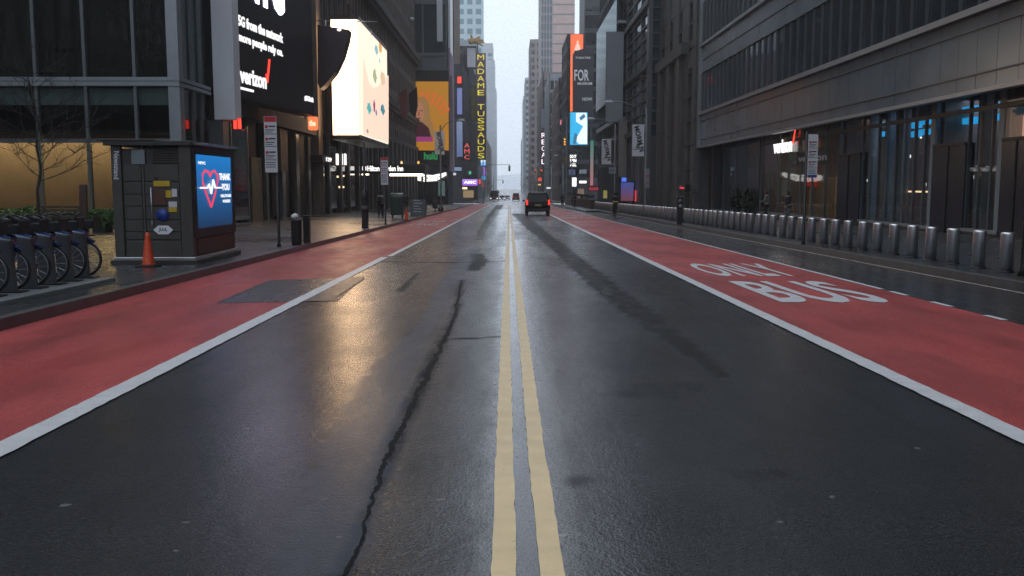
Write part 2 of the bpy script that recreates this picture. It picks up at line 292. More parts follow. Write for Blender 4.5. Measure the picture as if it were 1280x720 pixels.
def strip(name, m, x0, x1, y0, y1, dz, kind='structure', jit=0, f0=None, f1=None, n=None, parent=None):
    """a long sheet that follows the fall of the street"""
    ys = []; y = y0
    while y < y1: ys.append(y); y += max(.12, y*.012) if jit or f0 else (60 if y < 290 else 400)
    if y0 < 300 < y1 and not jit: ys.append(300)
    ys = sorted(set(ys+[y1])); b = MB(); vs = []
    for y in ys:
        a = f0(y) if f0 else x0; c = f1(y) if f1 else x1; j = jit
        vs += [(a+random.uniform(-j, j), y, gz(y)+dz), (c+random.uniform(-j, j), y, gz(y)+dz)]
    b.add(vs, [(2*i, 2*i+1, 2*i+3, 2*i+2) for i in range(len(ys)-1)])
    return b.build(name, m, parent, kind=kind)
# ground: one sheet out to the horizon, just under everything else
gy = [-400, 0, 300, 1200, 1600]; gb = MB(); vs = []
for y in gy: vs += [(-420, y, gz(max(y, 0))-.06 if y < 300 else gz(300)-.06), (420, y, gz(max(y, 0))-.06)]
gb.add(vs, [(2*i, 2*i+1, 2*i+3, 2*i+2) for i in range(4)]).build('ground', M['earth'], kind='structure')
def pl(*p): return [(atG(x, y).x, atG(x, y).y, wd) for x, y, wd in p]     # polyline on the road surface: x, y, half width
tars = [pl((428, 722, .02), (452, 665, .018), (470, 610, .024), (492, 555, .036), (515, 510, .045), (535, 465, .05), (555, 425, .045), (570, 390, .03), (577, 350, .03)),
        pl((648, 267, .45), (664, 282, .34), (684, 298, .26), (702, 312, .22), (722, 330, .22), (760, 362, .20), (800, 392, .17), (850, 428, .10), (905, 470, .04)),
        pl((625, 256, .5), (617, 268, .35), (608, 280, .2), (602, 290, .15), (600, 300, .1)), pl((597, 318, .14), (600, 326, .17), (592, 338, .12)),
        pl((478, 327, .06), (520, 328, .04), (600, 328, .04), (636, 326, .04)), pl((500, 364, .03), (522, 342, .03)),
        pl((560, 424, .02), (590, 423, .02), (625, 421, .02))]
pale_streaks = [pl((400, 700, .16), (435, 595, .19), (462, 520, .19), (480, 480, .18), (505, 442, .15), (530, 410, .11), (545, 388, .08)),
         pl((542, 391, .09), (555, 361, .13), (575, 335, .16), (594, 312, .13), (603, 298, .15))]  # streaks of paler, bluer asphalt with less coat
wets = [pl((655, 735, .13), (646, 480, .11), (640, 380, .10), (638, 320, .09), (637, 280, .09)), pl((700, 720, .02), (676, 500, .06), (660, 380, .12), (650, 300, .3)),
        pl((630, 262, .5), (612, 290, .3), (600, 310, .2))]
oil = [pl((785, 492, .10), (810, 488, .17), (835, 492, .13), (865, 480, .07)), pl((925, 590, .03), (945, 594, .05), (975, 592, .03)), pl((718, 604, .03), (730, 600, .04))]
rows = [1.2]
while rows[-1] < 175: rows.append(rows[-1]+max(.025, rows[-1]*.011))
rows = [-60, -20, 0]+rows+[230, 300, 600, 1200]
xs = np.arange(CL+.0, CR+.001, .07); xs[-1] = CR; nx = len(xs); ny = len(rows)
XX, YY = np.meshgrid(xs, np.array(rows)); ZZ = np.vectorize(lambda y: gz(max(y, 0)))(YY)
vert = np.stack([XX, YY, ZZ], -1).reshape(-1, 3)
ii = (np.arange(ny-1)[:, None]*nx+np.arange(nx-1)[None]).ravel(); fac = np.stack([ii, ii+1, ii+nx+1, ii+nx], -1)
me = bpy.data.meshes.new('road'); me.vertices.add(len(vert)); me.vertices.foreach_set('co', vert.astype('f').ravel())
me.loops.add(fac.size); me.loops.foreach_set('vertex_index', fac.ravel().astype('i')); me.polygons.add(len(fac)); me.polygons.foreach_set('loop_start', np.arange(0, fac.size, 4).astype('i')); me.update(calc_edges=True)
def field(lines, soft):
    v = np.zeros(len(vert)); ax, ay = vert[:, 0], vert[:, 1]
    wob = .22*np.sin(ay*9+ax*4)*np.sin(ax*21+ay*3.1)+.12*np.sin(ay*31+ax*17)
    for L in lines:
        for (x0, y0, w0), (x1, y1, w1) in zip(L, L[1:]):
            dx, dy = x1-x0, y1-y0; t = np.clip(((ax-x0)*dx+(ay-y0)*dy)/(dx*dx+dy*dy+1e-9), 0, 1)
            d = np.hypot(ax-x0-t*dx, ay-y0-t*dy); hw = (w0+t*(w1-w0))*(1+wob)
            v = np.maximum(v, np.clip(1-(d-hw)/(soft*np.maximum(hw, .08)), 0, 1))
    return v
attr = me.color_attributes.new('surf', 'FLOAT_COLOR', 'POINT'); ca = np.ones((len(vert), 4), 'f')
ca[:, 0] = field(wets, 1.2); ca[:, 1] = np.maximum(np.maximum(field(tars[:1]+tars[2:], .5), .95*field(tars[1:2], .6)), .7*field(oil, 1.2)); ca[:, 2] = field(pale_streaks, .5)*.75
attr.data.foreach_set('color', ca.ravel())
road = link_mesh('road', me, None, M['road']); road['kind'] = 'structure'
strip('bus_lane_left', M['red'], CL, SEP_L-.02, -30, 163, .004, jit=.004); strip('bus_lane_right', M['red'], SEP_R+.02, DASH, -30, 150, .004, jit=.004)
def road_poly(name, pix, m, dz, kind='structure'): return sheet(name, [atG(x, y, dz) for x, y in pix], m, kind=kind)
# utility patch set in the red lane and the joint beside it
px4 = [(272, 378.5), (422, 375.5), (456, 345.5), (336, 350.5)]; road_poly('road_patch', px4, M['patch'], .008)
b = MB()
for (a, c) in [((322, 378), (376, 349.5)), ((304, 365), (404, 364)), ((272, 378.5), (422, 375.5)), ((336, 350.5), (456, 345.5)), ((272, 378.5), (336, 350.5))]:
    p, q = atG(*a, .011), atG(*c, .011); t = (q-p).normalized(); s_ = Vector((-t.y, t.x, 0))*.018; b.add([p-s_, q-s_, q+s_, p+s_], [(0, 1, 2, 3)])
b.build('patch_joint', M['black'], kind='structure')
p, q = atG(417, 374, .008), atG(455, 348, .008); s_ = Vector((.02, 0, 0)); sheet('steel_joint', [p-s_, q-s_, q+s_, p+s_], M['tan'], kind='structure')
strip('lane_line_left', M['pwhite'], SEP_L-.1, SEP_L+.1, 1, atG(478, 322).y, .012, jit=.006); strip('lane_line_left', M['pwhite'], SEP_L-.0, SEP_L+.16, atG(478, 321).y, 163, .012, jit=.006)
strip('lane_line_right', M['pwhite'], SEP_R-.09, SEP_R+.1, 1, 150, .012, jit=.006)
strip('edge_line_right', M['pwhite'], DASH-.05, DASH+.05, atG(1114, 362).y, 130, .012, jit=.004)
for a, c in ((1119, 1140), (1172, 1197), (1241, 1266), (1330, 1360)):
    y0, y1 = Yat(c, DASH), Yat(a, DASH); strip('edge_dash', M['pwhite'], DASH-.05, DASH+.05, y0, y1, .012, jit=.002)
def curve(pts):
    P = sorted([(atG(x, y).y, atG(x, y).x) for x, y in pts]); Y = [p[0] for p in P]; X = [p[1] for p in P]
    return lambda y: float(np.interp(y, Y, X))
cl = curve([(630, 715), (630.5, 560), (632, 420), (633.2, 344), (635.2, 297), (636, 262)]); crr = curve([(690, 715), (670, 560), (654.5, 420), (646.5, 344), (641.5, 300), (637.8, 262)])
for f in (cl, crr):
    strip('centre_line', M['pyellow'], 0, 0, 1.5, 160, .008, jit=.0045, f0=lambda y, f=f: f(y)-.055, f1=lambda y, f=f: f(y)+.055)
rr = random.Random(3)
for L, k in ((tars[0], .55), (tars[6], .4), (tars[4], .4)):              # poured tar along the open cracks
    b = MB(); vs = []; P_ = []
    for (x0, y0, w0), (x1, y1, w1) in zip(L, L[1:]):
        n_ = max(2, int(math.hypot(x1-x0, y1-y0)/.035)); P_ += [(x0+(x1-x0)*i/n_, y0+(y1-y0)*i/n_, w0+(w1-w0)*i/n_) for i in range(n_)]
    ox = 0
    for x, y, w_ in P_:
        ox = ox*.85+rr.gauss(0, .006); h_ = max(.003, w_*k*rr.choice((.5, .65, .7, .8, 1, 1.05, 1.2))); vs += [(x+ox-h_, y, gz(y)+.004), (x+ox+h_, y+rr.uniform(-.02, .02), gz(y)+.004)] if abs(L[0][0]-L[-1][0]) < 3*abs(L[0][1]-L[-1][1]) else [(x, y-h_, gz(y)+.004), (x, y+h_, gz(y)+.004)]
    b.add(vs, [(2*i, 2*i+1, 2*i+3, 2*i+2) for i in range(len(P_)-1)]); b.build('tar_seam', M['tar'], kind='structure')
strip('kerb_reflection', M['pfaint'], CR-.22, CR-.14, 8, 75, .008, jit=.006)  # reflection along the kerb edge, painted on as a thin pale line
# lane lettering, read by the driver who follows the camera's way
def lane_text(s, x0, x1, y0, y1, m, flip=False, bold=.02):
    z0, z1 = gz(y0)+.012, gz(y1)+.012
    if flip: text(s, m, None, (x1, y1, z1), (x0, y1, z1), (x1, y0, z0), 'lane_lettering', 0, bold, 'structure')
    else: text(s, m, None, (x0, y0, z0), (x1, y0, z0), (x0, y1, z1), 'lane_lettering', 0, bold, 'structure')
ya, yb = atG(960, 379).y, atG(930, 352).y; lane_text('BUS', 4.2, 6.0, ya, yb, M['pwhite']); ya, yb = atG(880, 346).y, atG(870, 330).y; lane_text('ONLY', 4.2, 6.0, ya, yb, M['pwhite'])
for y in (66, 72.5): lane_text('BUS' if y < 70 else 'ONLY', 4.2, 6.0, y, y+3.4, M['pfaint'])
for y, t in ((50, 'ONLY'), (56, 'BUS'), (92, 'ONLY'), (100, 'BUS')): lane_text(t, -5.7, -4.0, y, y+4, M['pfaint'], True)
# crosswalks at the avenue
for Y0 in (168, 196):
    b = MB()
    for i in range(15):
        x = CL+.4+i*1.0; b.add([(x, Y0, gz(Y0)+.008), (x+.5, Y0, gz(Y0)+.008), (x+.5, Y0+4, gz(Y0+4)+.008), (x, Y0+4, gz(Y0+4)+.008)], [(0, 1, 2, 3)])
    b.build('crosswalk', M['pwhite'], kind='structure')
# pavements with kerbs
def pavement(name, xa, xb, y0, y1, curb_side):
    ys = [y0]+[y for y in (0, 150, 300) if y0 < y < y1]+[y1]; b = MB()
    for a, c in zip(ys, ys[1:]):
        g0, g1 = gz(max(a, 0)), gz(max(c, 0))
        b.add([(xa, a, g0-.2), (xb, a, g0-.2), (xb, c, g1-.2), (xa, c, g1-.2), (xa, a, g0+KB), (xb, a, g0+KB), (xb, c, g1+KB), (xa, c, g1+KB)], [(4, 5, 6, 7), (0, 4, 7, 3), (1, 2, 6, 5), (0, 1, 5, 4), (3, 7, 6, 2)])
    b.build(name, M['pave'], kind='structure')
    b = MB(); k0, k1 = (xb, xb+.16) if curb_side > 0 else (xa-.16, xa)
    for a, c in zip(ys, ys[1:]):
        g0, g1 = gz(max(a, 0)), gz(max(c, 0))
        b.add([(k0, a, g0-.2), (k1, a, g0-.2), (k1, c, g1-.2), (k0, c, g1-.2), (k0, a, g0+KB+.003), (k1, a, g0+KB+.003), (k1, c, g1+KB+.003), (k0, c, g1+KB+.003)], [(4, 5, 6, 7), (0, 4, 7, 3), (1, 2, 6, 5), (0, 1, 5, 4)])
    b.build(name.replace('sidewalk', 'kerb'), M['kerb'], kind='structure')
pavement('sidewalk_left', -70, CL-.16, -60, 164, 1); pavement('sidewalk_right', CR+.16, 40, -60, 90, -1)
pavement('sidewalk_right', 7.6, 40, 90.02, 152, -1); pavement('sidewalk_left', -60, CL-.16, 204, 700, 1); pavement('sidewalk_right', CR+.16, 60, 204, 700, -1)
# low rise beyond the street end, haze fading painted into its pale colour
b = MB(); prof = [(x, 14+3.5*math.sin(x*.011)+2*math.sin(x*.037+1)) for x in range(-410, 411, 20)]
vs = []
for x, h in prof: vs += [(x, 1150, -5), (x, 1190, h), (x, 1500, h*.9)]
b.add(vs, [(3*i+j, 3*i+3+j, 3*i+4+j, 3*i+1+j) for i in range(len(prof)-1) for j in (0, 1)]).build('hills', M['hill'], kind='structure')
# ---------------------------------------------------------------- buildings
def windows(root, cells, th, m, axis, cap=90, tilt=0.0):
    """cells: (a0, a1, z0, z1, fixed) panes; axis 'X' = pane lies in a plane of constant x. The largest are parts of their own."""
    protos = {}; rest = MB(); cells = sorted(cells, key=lambda c: c[0] if axis == 'X' else c[2])
    for i, (a0, a1, z0, z1, f) in enumerate(cells):
        if i < cap:
            k = (round(a1-a0, 3), round(z1-z0, 3), axis)
            if k not in protos:
                b = MB(); hw, hh = (a1-a0)/2, (z1-z0)/2
                if axis == 'X': b.box(-th/2, th/2, -hw, hw, -hh, hh)
                else: b.box(-hw, hw, -th/2, th/2, -hh, hh)
                o = b.build('window', m, root, local=True); protos[k] = o
            else:
                o = protos[k].copy(); COL.objects.link(o)
            c = Vector((f, (a0+a1)/2, (z0+z1)/2)) if axis == 'X' else Vector(((a0+a1)/2, f, (z0+z1)/2))
            o.location = c-org(root)
            if tilt: o.rotation_euler = (0, random.gauss(0, tilt), random.gauss(0, tilt)) if axis == 'X' else (random.gauss(0, tilt), 0, random.gauss(0, tilt))
        elif axis == 'X': rest.box(f-th/2, f+th/2, a0, a1, z0, z1)
        else: rest.box(a0, a1, f-th/2, f+th/2, z0, z1)
    if rest.v: rest.build('window', m, root, kind='stuff')
def building(name, label, x0, x1, y0, y1, h, wall, glass, side, fl=3.6, bay=2.4, pier=.7, span=1.2, faces='SF', z0=0, cap=60, cat='building', group=None, hv=None, fx=None, pstep=1, pd=.3):
    base = gz(max(y0, 0))-.4; root = thing(name, label, cat, ((x0+x1)/2, y0, base), group)
    ins = pd; sx = x1 if side == 'L' else x0; sg = 1 if side == 'L' else -1
    b = MB(); cx0, cx1 = (x0, x1-ins) if side == 'L' else (x0+ins, x1); b.box(cx0, cx1, y0+ins, y1, base, h)
    zs = base+.4+z0; hv = min(h, hv or 1.65+(245/1150)*y1+4); nf = max(1, int((hv-zs)/fl)); cells = {'X': [], 'Y': []}
    core = sx-sg*ins
    if 'S' in faces:
        n = max(1, int((y1-y0)/bay)); bw = (y1-y0)/n
        for k in range(nf+1): b.box(core-sg*.05, sx-sg*.06, y0+ins, y1, zs+k*fl-span/2, min(h, zs+k*fl+span/2))
        for k in range(n+1):
            if k % pstep == 0: b.box(core-sg*.04, sx, max(y0, y0+k*bw-pier/2), min(y1, y0+k*bw+pier/2), base, h if h < hv+3 else hv+3)
        for k in range(nf):
            for j in range(n): cells['X'].append((y0+j*bw+pier/2 if j else y0+ins, y0+(j+1)*bw-pier/2, zs+k*fl+span/2, zs+(k+1)*fl-span/2, core+sg*.02))
    if 'F' in faces:
        fx0, fx1 = fx if fx else ((x0, x1) if (x1-x0) < 30 else ((x1-30, x1) if side == 'L' else (x0, x0+30)))
        n = max(1, int((fx1-fx0)/bay)); bw = (fx1-fx0)/n
        for k in range(nf+1): b.box(fx0, fx1, y0+.06, y0+ins+.05, zs+k*fl-span/2, min(h, zs+k*fl+span/2))
        for k in range(n+1):
            if k % pstep == 0: b.box(max(fx0, fx0+k*bw-pier/2), min(fx1, fx0+k*bw+pier/2), y0, y0+ins+.04, base, h if h < hv+3 else hv+3)
        for k in range(nf):
            for j in range(n): cells['Y'].append((fx0+j*bw+pier/2, fx0+(j+1)*bw-pier/2, zs+k*fl+span/2, zs+(k+1)*fl-span/2, y0+ins-.02))
    b.build('wall', M[wall], root)
    if cells['X']: windows(root, cells['X'], .06, M[glass], 'X', cap if 'F' not in faces else cap//2)
    if cells['Y']: windows(root, cells['Y'], .06, M[glass], 'Y', cap//2)
    return root
# ---- glass corner building on the left, facing the camera across its own forecourt
FY = Yat(228, FL); FY2 = Yat(265, FL); XL = -48
r = thing('glass_corner_building', 'glass fronted corner building with a warmly lit lobby behind the share bikes', 'building', (-30, FY, gz(FY)+KB))
g0 = sw(FY)-.05
zl0, zl1, zt, zfr0, zfr1 = Zat(108, FY), Zat(97, FY), Zat(176, FY), Zat(131, FY), Zat(110, FY); ztop = 13.2
b = MB(); b.box(XL, FL+.12, FY-.22, FY+.4, zl0, (zl0+zl1)/2-.03); b.box(XL, FL+.12, FY-.22, FY+.4, (zl0+zl1)/2+.03, zl1); b.box(XL, FL+.10, FY-.18, FY+.38, (zl0+zl1)/2-.03, (zl0+zl1)/2+.03)
b.box(FL-.3, FL+.121, FY+.401, FY2, zl0, (zl0+zl1)/2-.03); b.box(FL-.3, FL+.121, FY+.401, FY2, (zl0+zl1)/2+.03, zl1); b.build('ledge', M['lightm'], r)
b = MB(); xm = [atY(169, 90, FY).x-i*2.24 for i in range(15)]
for x in xm: b.box(x-.07, x+.07, FY-.14, FY+.1, g0, 60)
b.box(XL, FL-.3, FY-.12, FY+.12, zt-.09, zt+.09); b.box(XL, FL-.3, FY-.12, FY+.12, g0, g0+.3)
for y in (FY+1.9, FY+3.1): b.box(FL-.1, FL+.05, y-.05, y+.05, g0, 60)
b.build('mullion', M['frame'], r)
b = MB(); b.box(FL-.42, FL+.1, FY-.16, FY+.42, g0, 60); b.build('corner_column', M['lightm'], r)
cells = []
for a, c in zip([xm[0]+2.1]+xm[:-1], xm):
    cells += [(c+.07, a-.07, g0+.3, zt-.09, FY+.02), (c+.07, a-.07, zt+.09, zl0, FY+.02), (c+.07, a-.07, zl1, ztop, FY+.02)]
windows(r, cells, .03, M['lobbyglass'], 'Y', 90, .001)
b = MB(); b.box(FL-.12, FL-.08, FY+.42, FY2, g0, zl0); b.box(FL-.12, FL-.08, FY+.42, FY2, zl1, ztop); b.build('side_glazing', M['lobbyglass'], r)
b = MB(); b.box(XL, FL-.45, FY+.12, FY+.18, zfr0, zfr1); b.build('frosted_band', M['frost'], r)
b = MB(); b.box(XL, FL, FY+9, FY+30, g0, 60); b.box(XL, FL-.5, FY+.15, FY+30, ztop+2, 60); b.box(XL, FL-.5, FY+.5, FY+9, zl0+.1, zl1-.1); b.box(XL, FL-.3, FY2, FY+9, g0, 60); b.build('wall', M['dusk'], r)
b = MB(); b.box(XL, FL-.2, FY+.03, FY+.14, ztop, ztop+.8)
for k in range(12): b.box(XL, FL-.2, FY+.02, FY+.14, ztop+.8+k*4, ztop+4.2+k*4)
b.build('upper_glazing', M['glassd'], r)
b = MB(); b.box(XL, FL-.6, FY+5.5, FY+5.7, g0, zt+.3)
b.build('lobby_wall', mat('warm_plaster', (.75, .50, .22), .6, 0, .12, .6), r)
b = MB()
for x in (-34.6, -28.3, -25.05): b.box(x, x+.42, FY+4.9, FY+5.5, g0, zt+.2)
b.box(-21.1, -19.9, FY+5.3, FY+5.5, g0, g0+2.4); b.each('lobby_column', mat('brown_column', (.18, .12, .07), .5), r)
b = MB(); b.box(XL, FL-.6, FY+.3, FY+8.9, zt+.32, zt+.45); b.build('lobby_ceiling', M['dusk'], r)
b = MB(); b.box(XL, FL-.45, FY+.3, FY+8.9, g0-.02, g0+.02); b.build('lobby_floor', M['dusk'], r)
b = MB()
for px, py in ((38, 162), (62, 166), (100, 163), (155, 164), (180, 163), (124, 164), (36, 172), (64, 174), (15, 168)):
    p = atY(px, py, FY+5); b.box(p.x-.35, p.x+.35, FY+5, FY+5.25, p.z-.03, p.z+.08)
b.each('ceiling_lamp', M['ceil'], r)
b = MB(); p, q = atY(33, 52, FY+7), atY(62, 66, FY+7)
b.box(p.x, q.x, FY+7, FY+7.1, q.z, p.z); p, q = atY(62, 60, FY+7), atY(207, 74, FY+7); b.box(p.x, q.x, FY+7.01, FY+7.1, q.z, p.z); b.build('red_reflection_panel', emis('red_reflection_glow', (.30, .025, .012), .7), r)  # glowing panels put in for a red sign's reflection in the glass
al = bpy.data.lights.new('lobby_light', 'AREA'); al.energy = 3600; al.shape = 'RECTANGLE'; al.size = 22; al.size_y = 2.5; al.color = (1, .62, .26)
ao = bpy.data.objects.new('lobby_light', al); COL.objects.link(ao); ao.location = (-29, FY+3.4, zt+.2); ao['kind'] = 'structure'; ao.parent = None
# ---- white slab and the theatre block beyond it
zb = Zat(150, FY2+.4)
r = thing('white_slab_pier', 'tall plain white slab standing out between the glass corner and the black billboard', 'pier', (-14.8, FY2, zb))
b = MB(); b.box(atY(265.5, 80, FY2+.3).x, atY(292, 80, FY2+.3).x, FY2+.3, FY2+1.4, zb, 45); b.build('slab', M['whitepanel'], r, .03)
b = MB(); b.box(FL-.2, FL+.55, FY2+.35, FY2+1.3, sw(FY2)-.1, zb-.01); b.build('lower_casing', M['greypanel'], r)
YB, YC, YD = FY2+.9, Yat(414, -13.9), 90.0
r = building('stone_block', 'dark stone block with grey marble piers under the black billboard', -40, FL, YB, YC-1, 48, 'brownd', 'glassd', 'L', 4.2, 2.6, .8, 1.4, 'S', 7.2, 40, pd=.35)
g0 = sw(YB)-.2
b = MB()
for px, wd in ((353, .9), (371, .9), (386, .8), (333, .5)): y = Yat(px, FL+.2); b.box(FL-.3, FL+.22, y, y+wd, g0, 5.2)
b.each('marble_pier', M['marble'], r)
b = MB(); y = Yat(399, FL+.5); b.box(FL-.3, FL+.55, y, y+1.6, g0, 30); b.build('stone_pier', M['tan'], r)
b = MB(); y0, y1 = Yat(290, FL+.12), Yat(311, FL+.12); b.box(FL-.1, FL+.12, y0+.15, y1-.15, g0+.5, 4.8); b.build('shop_window', M['glassg'], r)
b = MB(); b.box(FL-.1, FL+.16, y0, y0+.14, g0, 5); b.box(FL-.1, FL+.16, y1-.14, y1, g0, 5); b.box(FL-.1, FL+.155, y0, y1, g0+.3, g0+.5); b.build('window_frame', M['lightm'], r)
b = MB(); y0, y1 = Yat(315, FL+.1), Yat(328, FL+.1); b.box(FL-.1, FL+.1, y0, y1, g0+.1, 3.3); b.build('brass_door', mat('brass', (.25, .17, .06), .35, .6, .3, 2), r)
b = MB(); b.box(FL-.2, FL+.5, YB+.5, YC-2, 5.4, 6.4); b.build('fascia', M['cloth'], r)
b = MB(); b.box(FL-.1, FL+.3, Yat(352, FL+.3), Yat(361, FL+.3), 2.6, 5.3); b.build('stone_panel', M['tan'], r)
# ---- block that carries the bright screen
r = building('screen_block', 'dark block with tall lit shop glazing under the cream screen', -40, FL, YC-.9, YD-.1, 46, 'brown', 'glassb', 'L', 4.4, 2.2, .35, .8, 'S', 6.6, 40)
g0 = sw(YC)-.2; b = MB()
for px in (412, 427, 437, 449, 461, 470): y = Yat(px, FL+.3); b.box(FL-.2, FL+.32, y, y+.45, g0, 6)
b.each('pier', M['marble'], r)
b = MB(); b.box(FL-.1, FL+.1, YC, YD-.5, g0+.5, 5.8); b.build('shop_glazing', M['glassg'], r)
b = MB()
for px, w_ in ((411, .5), (421, .8), (426.5, .8), (431, .8)):
    p = atX(px, 192, FL+.16); q = atX(px, 206, FL+.16); b.box(FL+.11, FL+.16, p.y, p.y+w_, q.z, p.z)
b.each('lit_window', M['whitelight'], r)
b = MB(); p = atX(422, 222, FL+.16)
for dy, dz, w_ in ((0, 0, .5), (1.6, -.1, .7), (3, .1, .4), (.8, -.9, 2.4)): b.box(FL+.11, FL+.15, p.y+dy, p.y+dy+w_, p.z+dz, p.z+dz+.16)
b.each('warm_lamp', M['warmlight'], r)
b = MB(); b.box(FL+.1, FL+1.1, Yat(402, FL+1), Yat(417, FL+1), 3.4, 3.9); b.build('door_canopy', M['dkmetal'], r)
p = atX(408, 210, FL+1.12); text('129', M['whitelight'], r, (FL+1.13, p.y, 3.5), (FL+1.13, p.y+2.0, 3.5), (FL+1.13, p.y, 3.8), 'lettering', .02, .01)
# ---- old stone office with many thin piers
r = building('pillared_office', 'old brown stone office with close set vertical piers beyond the cream screen', -45, FL, YD, 151, 62, 'brown', 'glassd', 'L', 4.1, 1.9, .75, .9, 'S', 10.4, 90, pd=.45)
b = MB()
for z, d, h in ((21.2, .9, .9), (11.6, .6, .6), (35, .8, .8), (7.3, .35, .5)): b.box(FL-.2, FL+d, YD, 151.1, z, z+h); b.box(FL-.2, FL+d*.6, YD, 151.05, z-.5, z-.01)
b.each('cornice', M['brownd'], r)
b = MB()
for i in range(13): b.box(FL-.1, FL+.5, YD+4+i*4.4, YD+4.8+i*4.4, sw(150), 7.2)
b.each('pilaster', M['granite'], r)
b = MB()
for i in range(9):
    y = 101+i*5.6; z = 26+((i*5) % 7)*2.6; b.lathe([(.05, 0), (.32, .1), (.32, .4), (.1, .5)], (FL+.6, y, z), 8)
b.each('globe_lamp', M['whitepanel'], r)
# ---- block behind the orange series screen
YE = 153.0
r = building('tall_dark_glass_block', 'dark glass block rising behind the orange poster', -40, FLN, YE, 165, 70, 'frame', 'glassb', 'L', 8.2, 3.0, .22, .5, 'SF', 24.5, 60, fx=(-18, FLN), hv=37)
b = MB(); p = atY(546, 0, YE-.1); b.box(p.x, p.x+.9, YE-.4, YE+.1, Zat(52, YE), 46); b.build('white_fin', M['whitepanel'], r)
b = MB(); b.box(FLN, FLN+.35, YE+1, YE+8, Zat(63, YE), 46); b.build('ribbed_panel', M['whitepanel'], r)
b = MB(); b.box(-15.6, FLN-.2, YE-.5, YE, sw(YE)-.2, Zat(206, YE)); b.build('shopfront', M['glassg'], r)
b = MB()
for k in range(9): b.box(FLN-.4, FLN+.3, YE+.4+k*1.3, YE+.9+k*1.3, 4, 24)
b.each('pale_rib', mat('lilac_panel', (.35, .28, .36), .5), r)
# ---- unseen blocks added behind and beside the camera to darken facing surfaces and reflections
building('side_light_blocker', 'unseen block added across the forecourt to darken the lobby glass', -90, -50, -60, 44, 34, 'greyd', 'glassd', 'L', 4.2, 4, .8, 1.4, 'S', 3, 6, hv=40)
building('rear_light_blocker_left', 'unseen block added behind the camera to darken facing surfaces', -50, 4, -92, -62, 24, 'brownd', 'glassd', 'L', 4.2, 4, .8, 1.4, 'S', 3, 6, hv=30)
building('rear_light_blocker_right', 'unseen block added behind the camera on the right to cut light', 6, 60, -95, -62, 28, 'greyd', 'glassd', 'R', 4.2, 4, .8, 1.4, 'S', 3, 6, hv=30)
# ---- far left, beyond the avenue
building('tan_tower', 'narrow tan tower with vertical ribs beyond the avenue left of the gold hand', -32, -12.0, 205.5, 232, 90, 'tan', 'glassg', 'L', 5, 2.2, .9, 1.2, 'SF', 3, 60, fx=(-17, -12))
building('signed_theatre_block', 'low dark theatre block with lit signs beyond the avenue on the left', -31, FLN, 204.6, 231, 28, 'greyd', 'glassg', 'L', 4.5, 2.2, .5, 1, 'S', 5, 40)
building('green_grey_block', 'green grey block below the gold hand sculpture', -30, FLN, 232.5, 296, 34, 'greyd', 'glassb', 'L', 4.5, 3.5, .5, 1.1, 'SF', 5, 50, fx=(-16, FLN))
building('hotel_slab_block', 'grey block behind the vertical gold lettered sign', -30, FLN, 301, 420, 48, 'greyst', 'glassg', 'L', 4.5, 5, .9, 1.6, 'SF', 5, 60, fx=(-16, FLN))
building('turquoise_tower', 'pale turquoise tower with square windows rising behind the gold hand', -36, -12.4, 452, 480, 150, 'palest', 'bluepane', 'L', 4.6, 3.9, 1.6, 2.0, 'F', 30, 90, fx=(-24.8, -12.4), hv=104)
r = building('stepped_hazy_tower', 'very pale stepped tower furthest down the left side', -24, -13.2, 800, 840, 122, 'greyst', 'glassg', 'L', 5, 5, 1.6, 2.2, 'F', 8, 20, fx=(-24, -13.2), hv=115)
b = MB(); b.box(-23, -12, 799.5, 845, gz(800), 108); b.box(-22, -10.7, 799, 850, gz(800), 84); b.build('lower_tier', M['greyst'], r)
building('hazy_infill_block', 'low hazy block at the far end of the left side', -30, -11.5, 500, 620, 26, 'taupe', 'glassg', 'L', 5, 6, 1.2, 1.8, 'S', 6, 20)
# ---- long grey glass building on the right
ZB = 4.9; YR = 80.0
r = thing('long_glass_building', 'long grey glass office building overhanging the phone shop on the right', 'building', (24, 30, gz(40)))
def zs(s): return 1.65+s*FR
mod = 1.37; ys = [YR-.5-i*mod for i in range(74)]; floors = [(zs(.368)+.15, zs(.578)), (zs(.717)+.12, 16.95), (19.2, 22.7), (25, 28.5)]
b = MB(); b.box(FR+.3, 44, ys[-1], YR, ZB+.3, 62); b.build('wall', M['greyd'], r)
cells = []
for y in [v for v in ys if v > 26]:
    for (a, c) in floors[:3]: cells.append((y-mod+.03, y-.03, a, c, FR+.1))
windows(r, cells, .05, M['glassg'], 'X', 100, .0045)
b = MB()
for (a, c) in floors: b.box(FR+.08, FR+.14, ys[-1], 26.2, a, c)
b.box(FR+.08, FR+.14, ys[-1], YR-.4, 30, 60); b.build('upper_glazing', M['glassg'], r)
b = MB(); edges = [ZB+.1, zs(.237), zs(.332), zs(.368)]
sp = [(edges[0], edges[1]), (edges[1], edges[2]), (edges[2], edges[3]-.08), (floors[0][1], 12.2), (12.2, zs(.717)-.12), (16.95, 18.1), (18.1, 19.1), (22.7, 25)]
for j, y in sorted(enumerate(ys), key=lambda q: (q[1] < 27, q[1])):
    for a, c in sp: t = random.uniform(0, .012); b.box(FR+.02+t, FR+.2+t, y-mod+.012, y-.012, a+.02, c-.02)
b.each('spandrel_panel', M['spand'], r)
b = MB()
for z, h, d in ((ZB-.05, .15, .10), (zs(.368)-.08, .24, .22), (zs(.717)-.12, .22, .2), (19.1, .12, .15), (24.9, .2, .2)): b.box(FR-d, FR+.25, ys[-1], YR+.1, z, z+h)
b.box(FR-.25, FR+.4, YR-.45, YR+.101, ZB-.051, 62); b.build('ledge', M['lightm'], r)
b = MB()
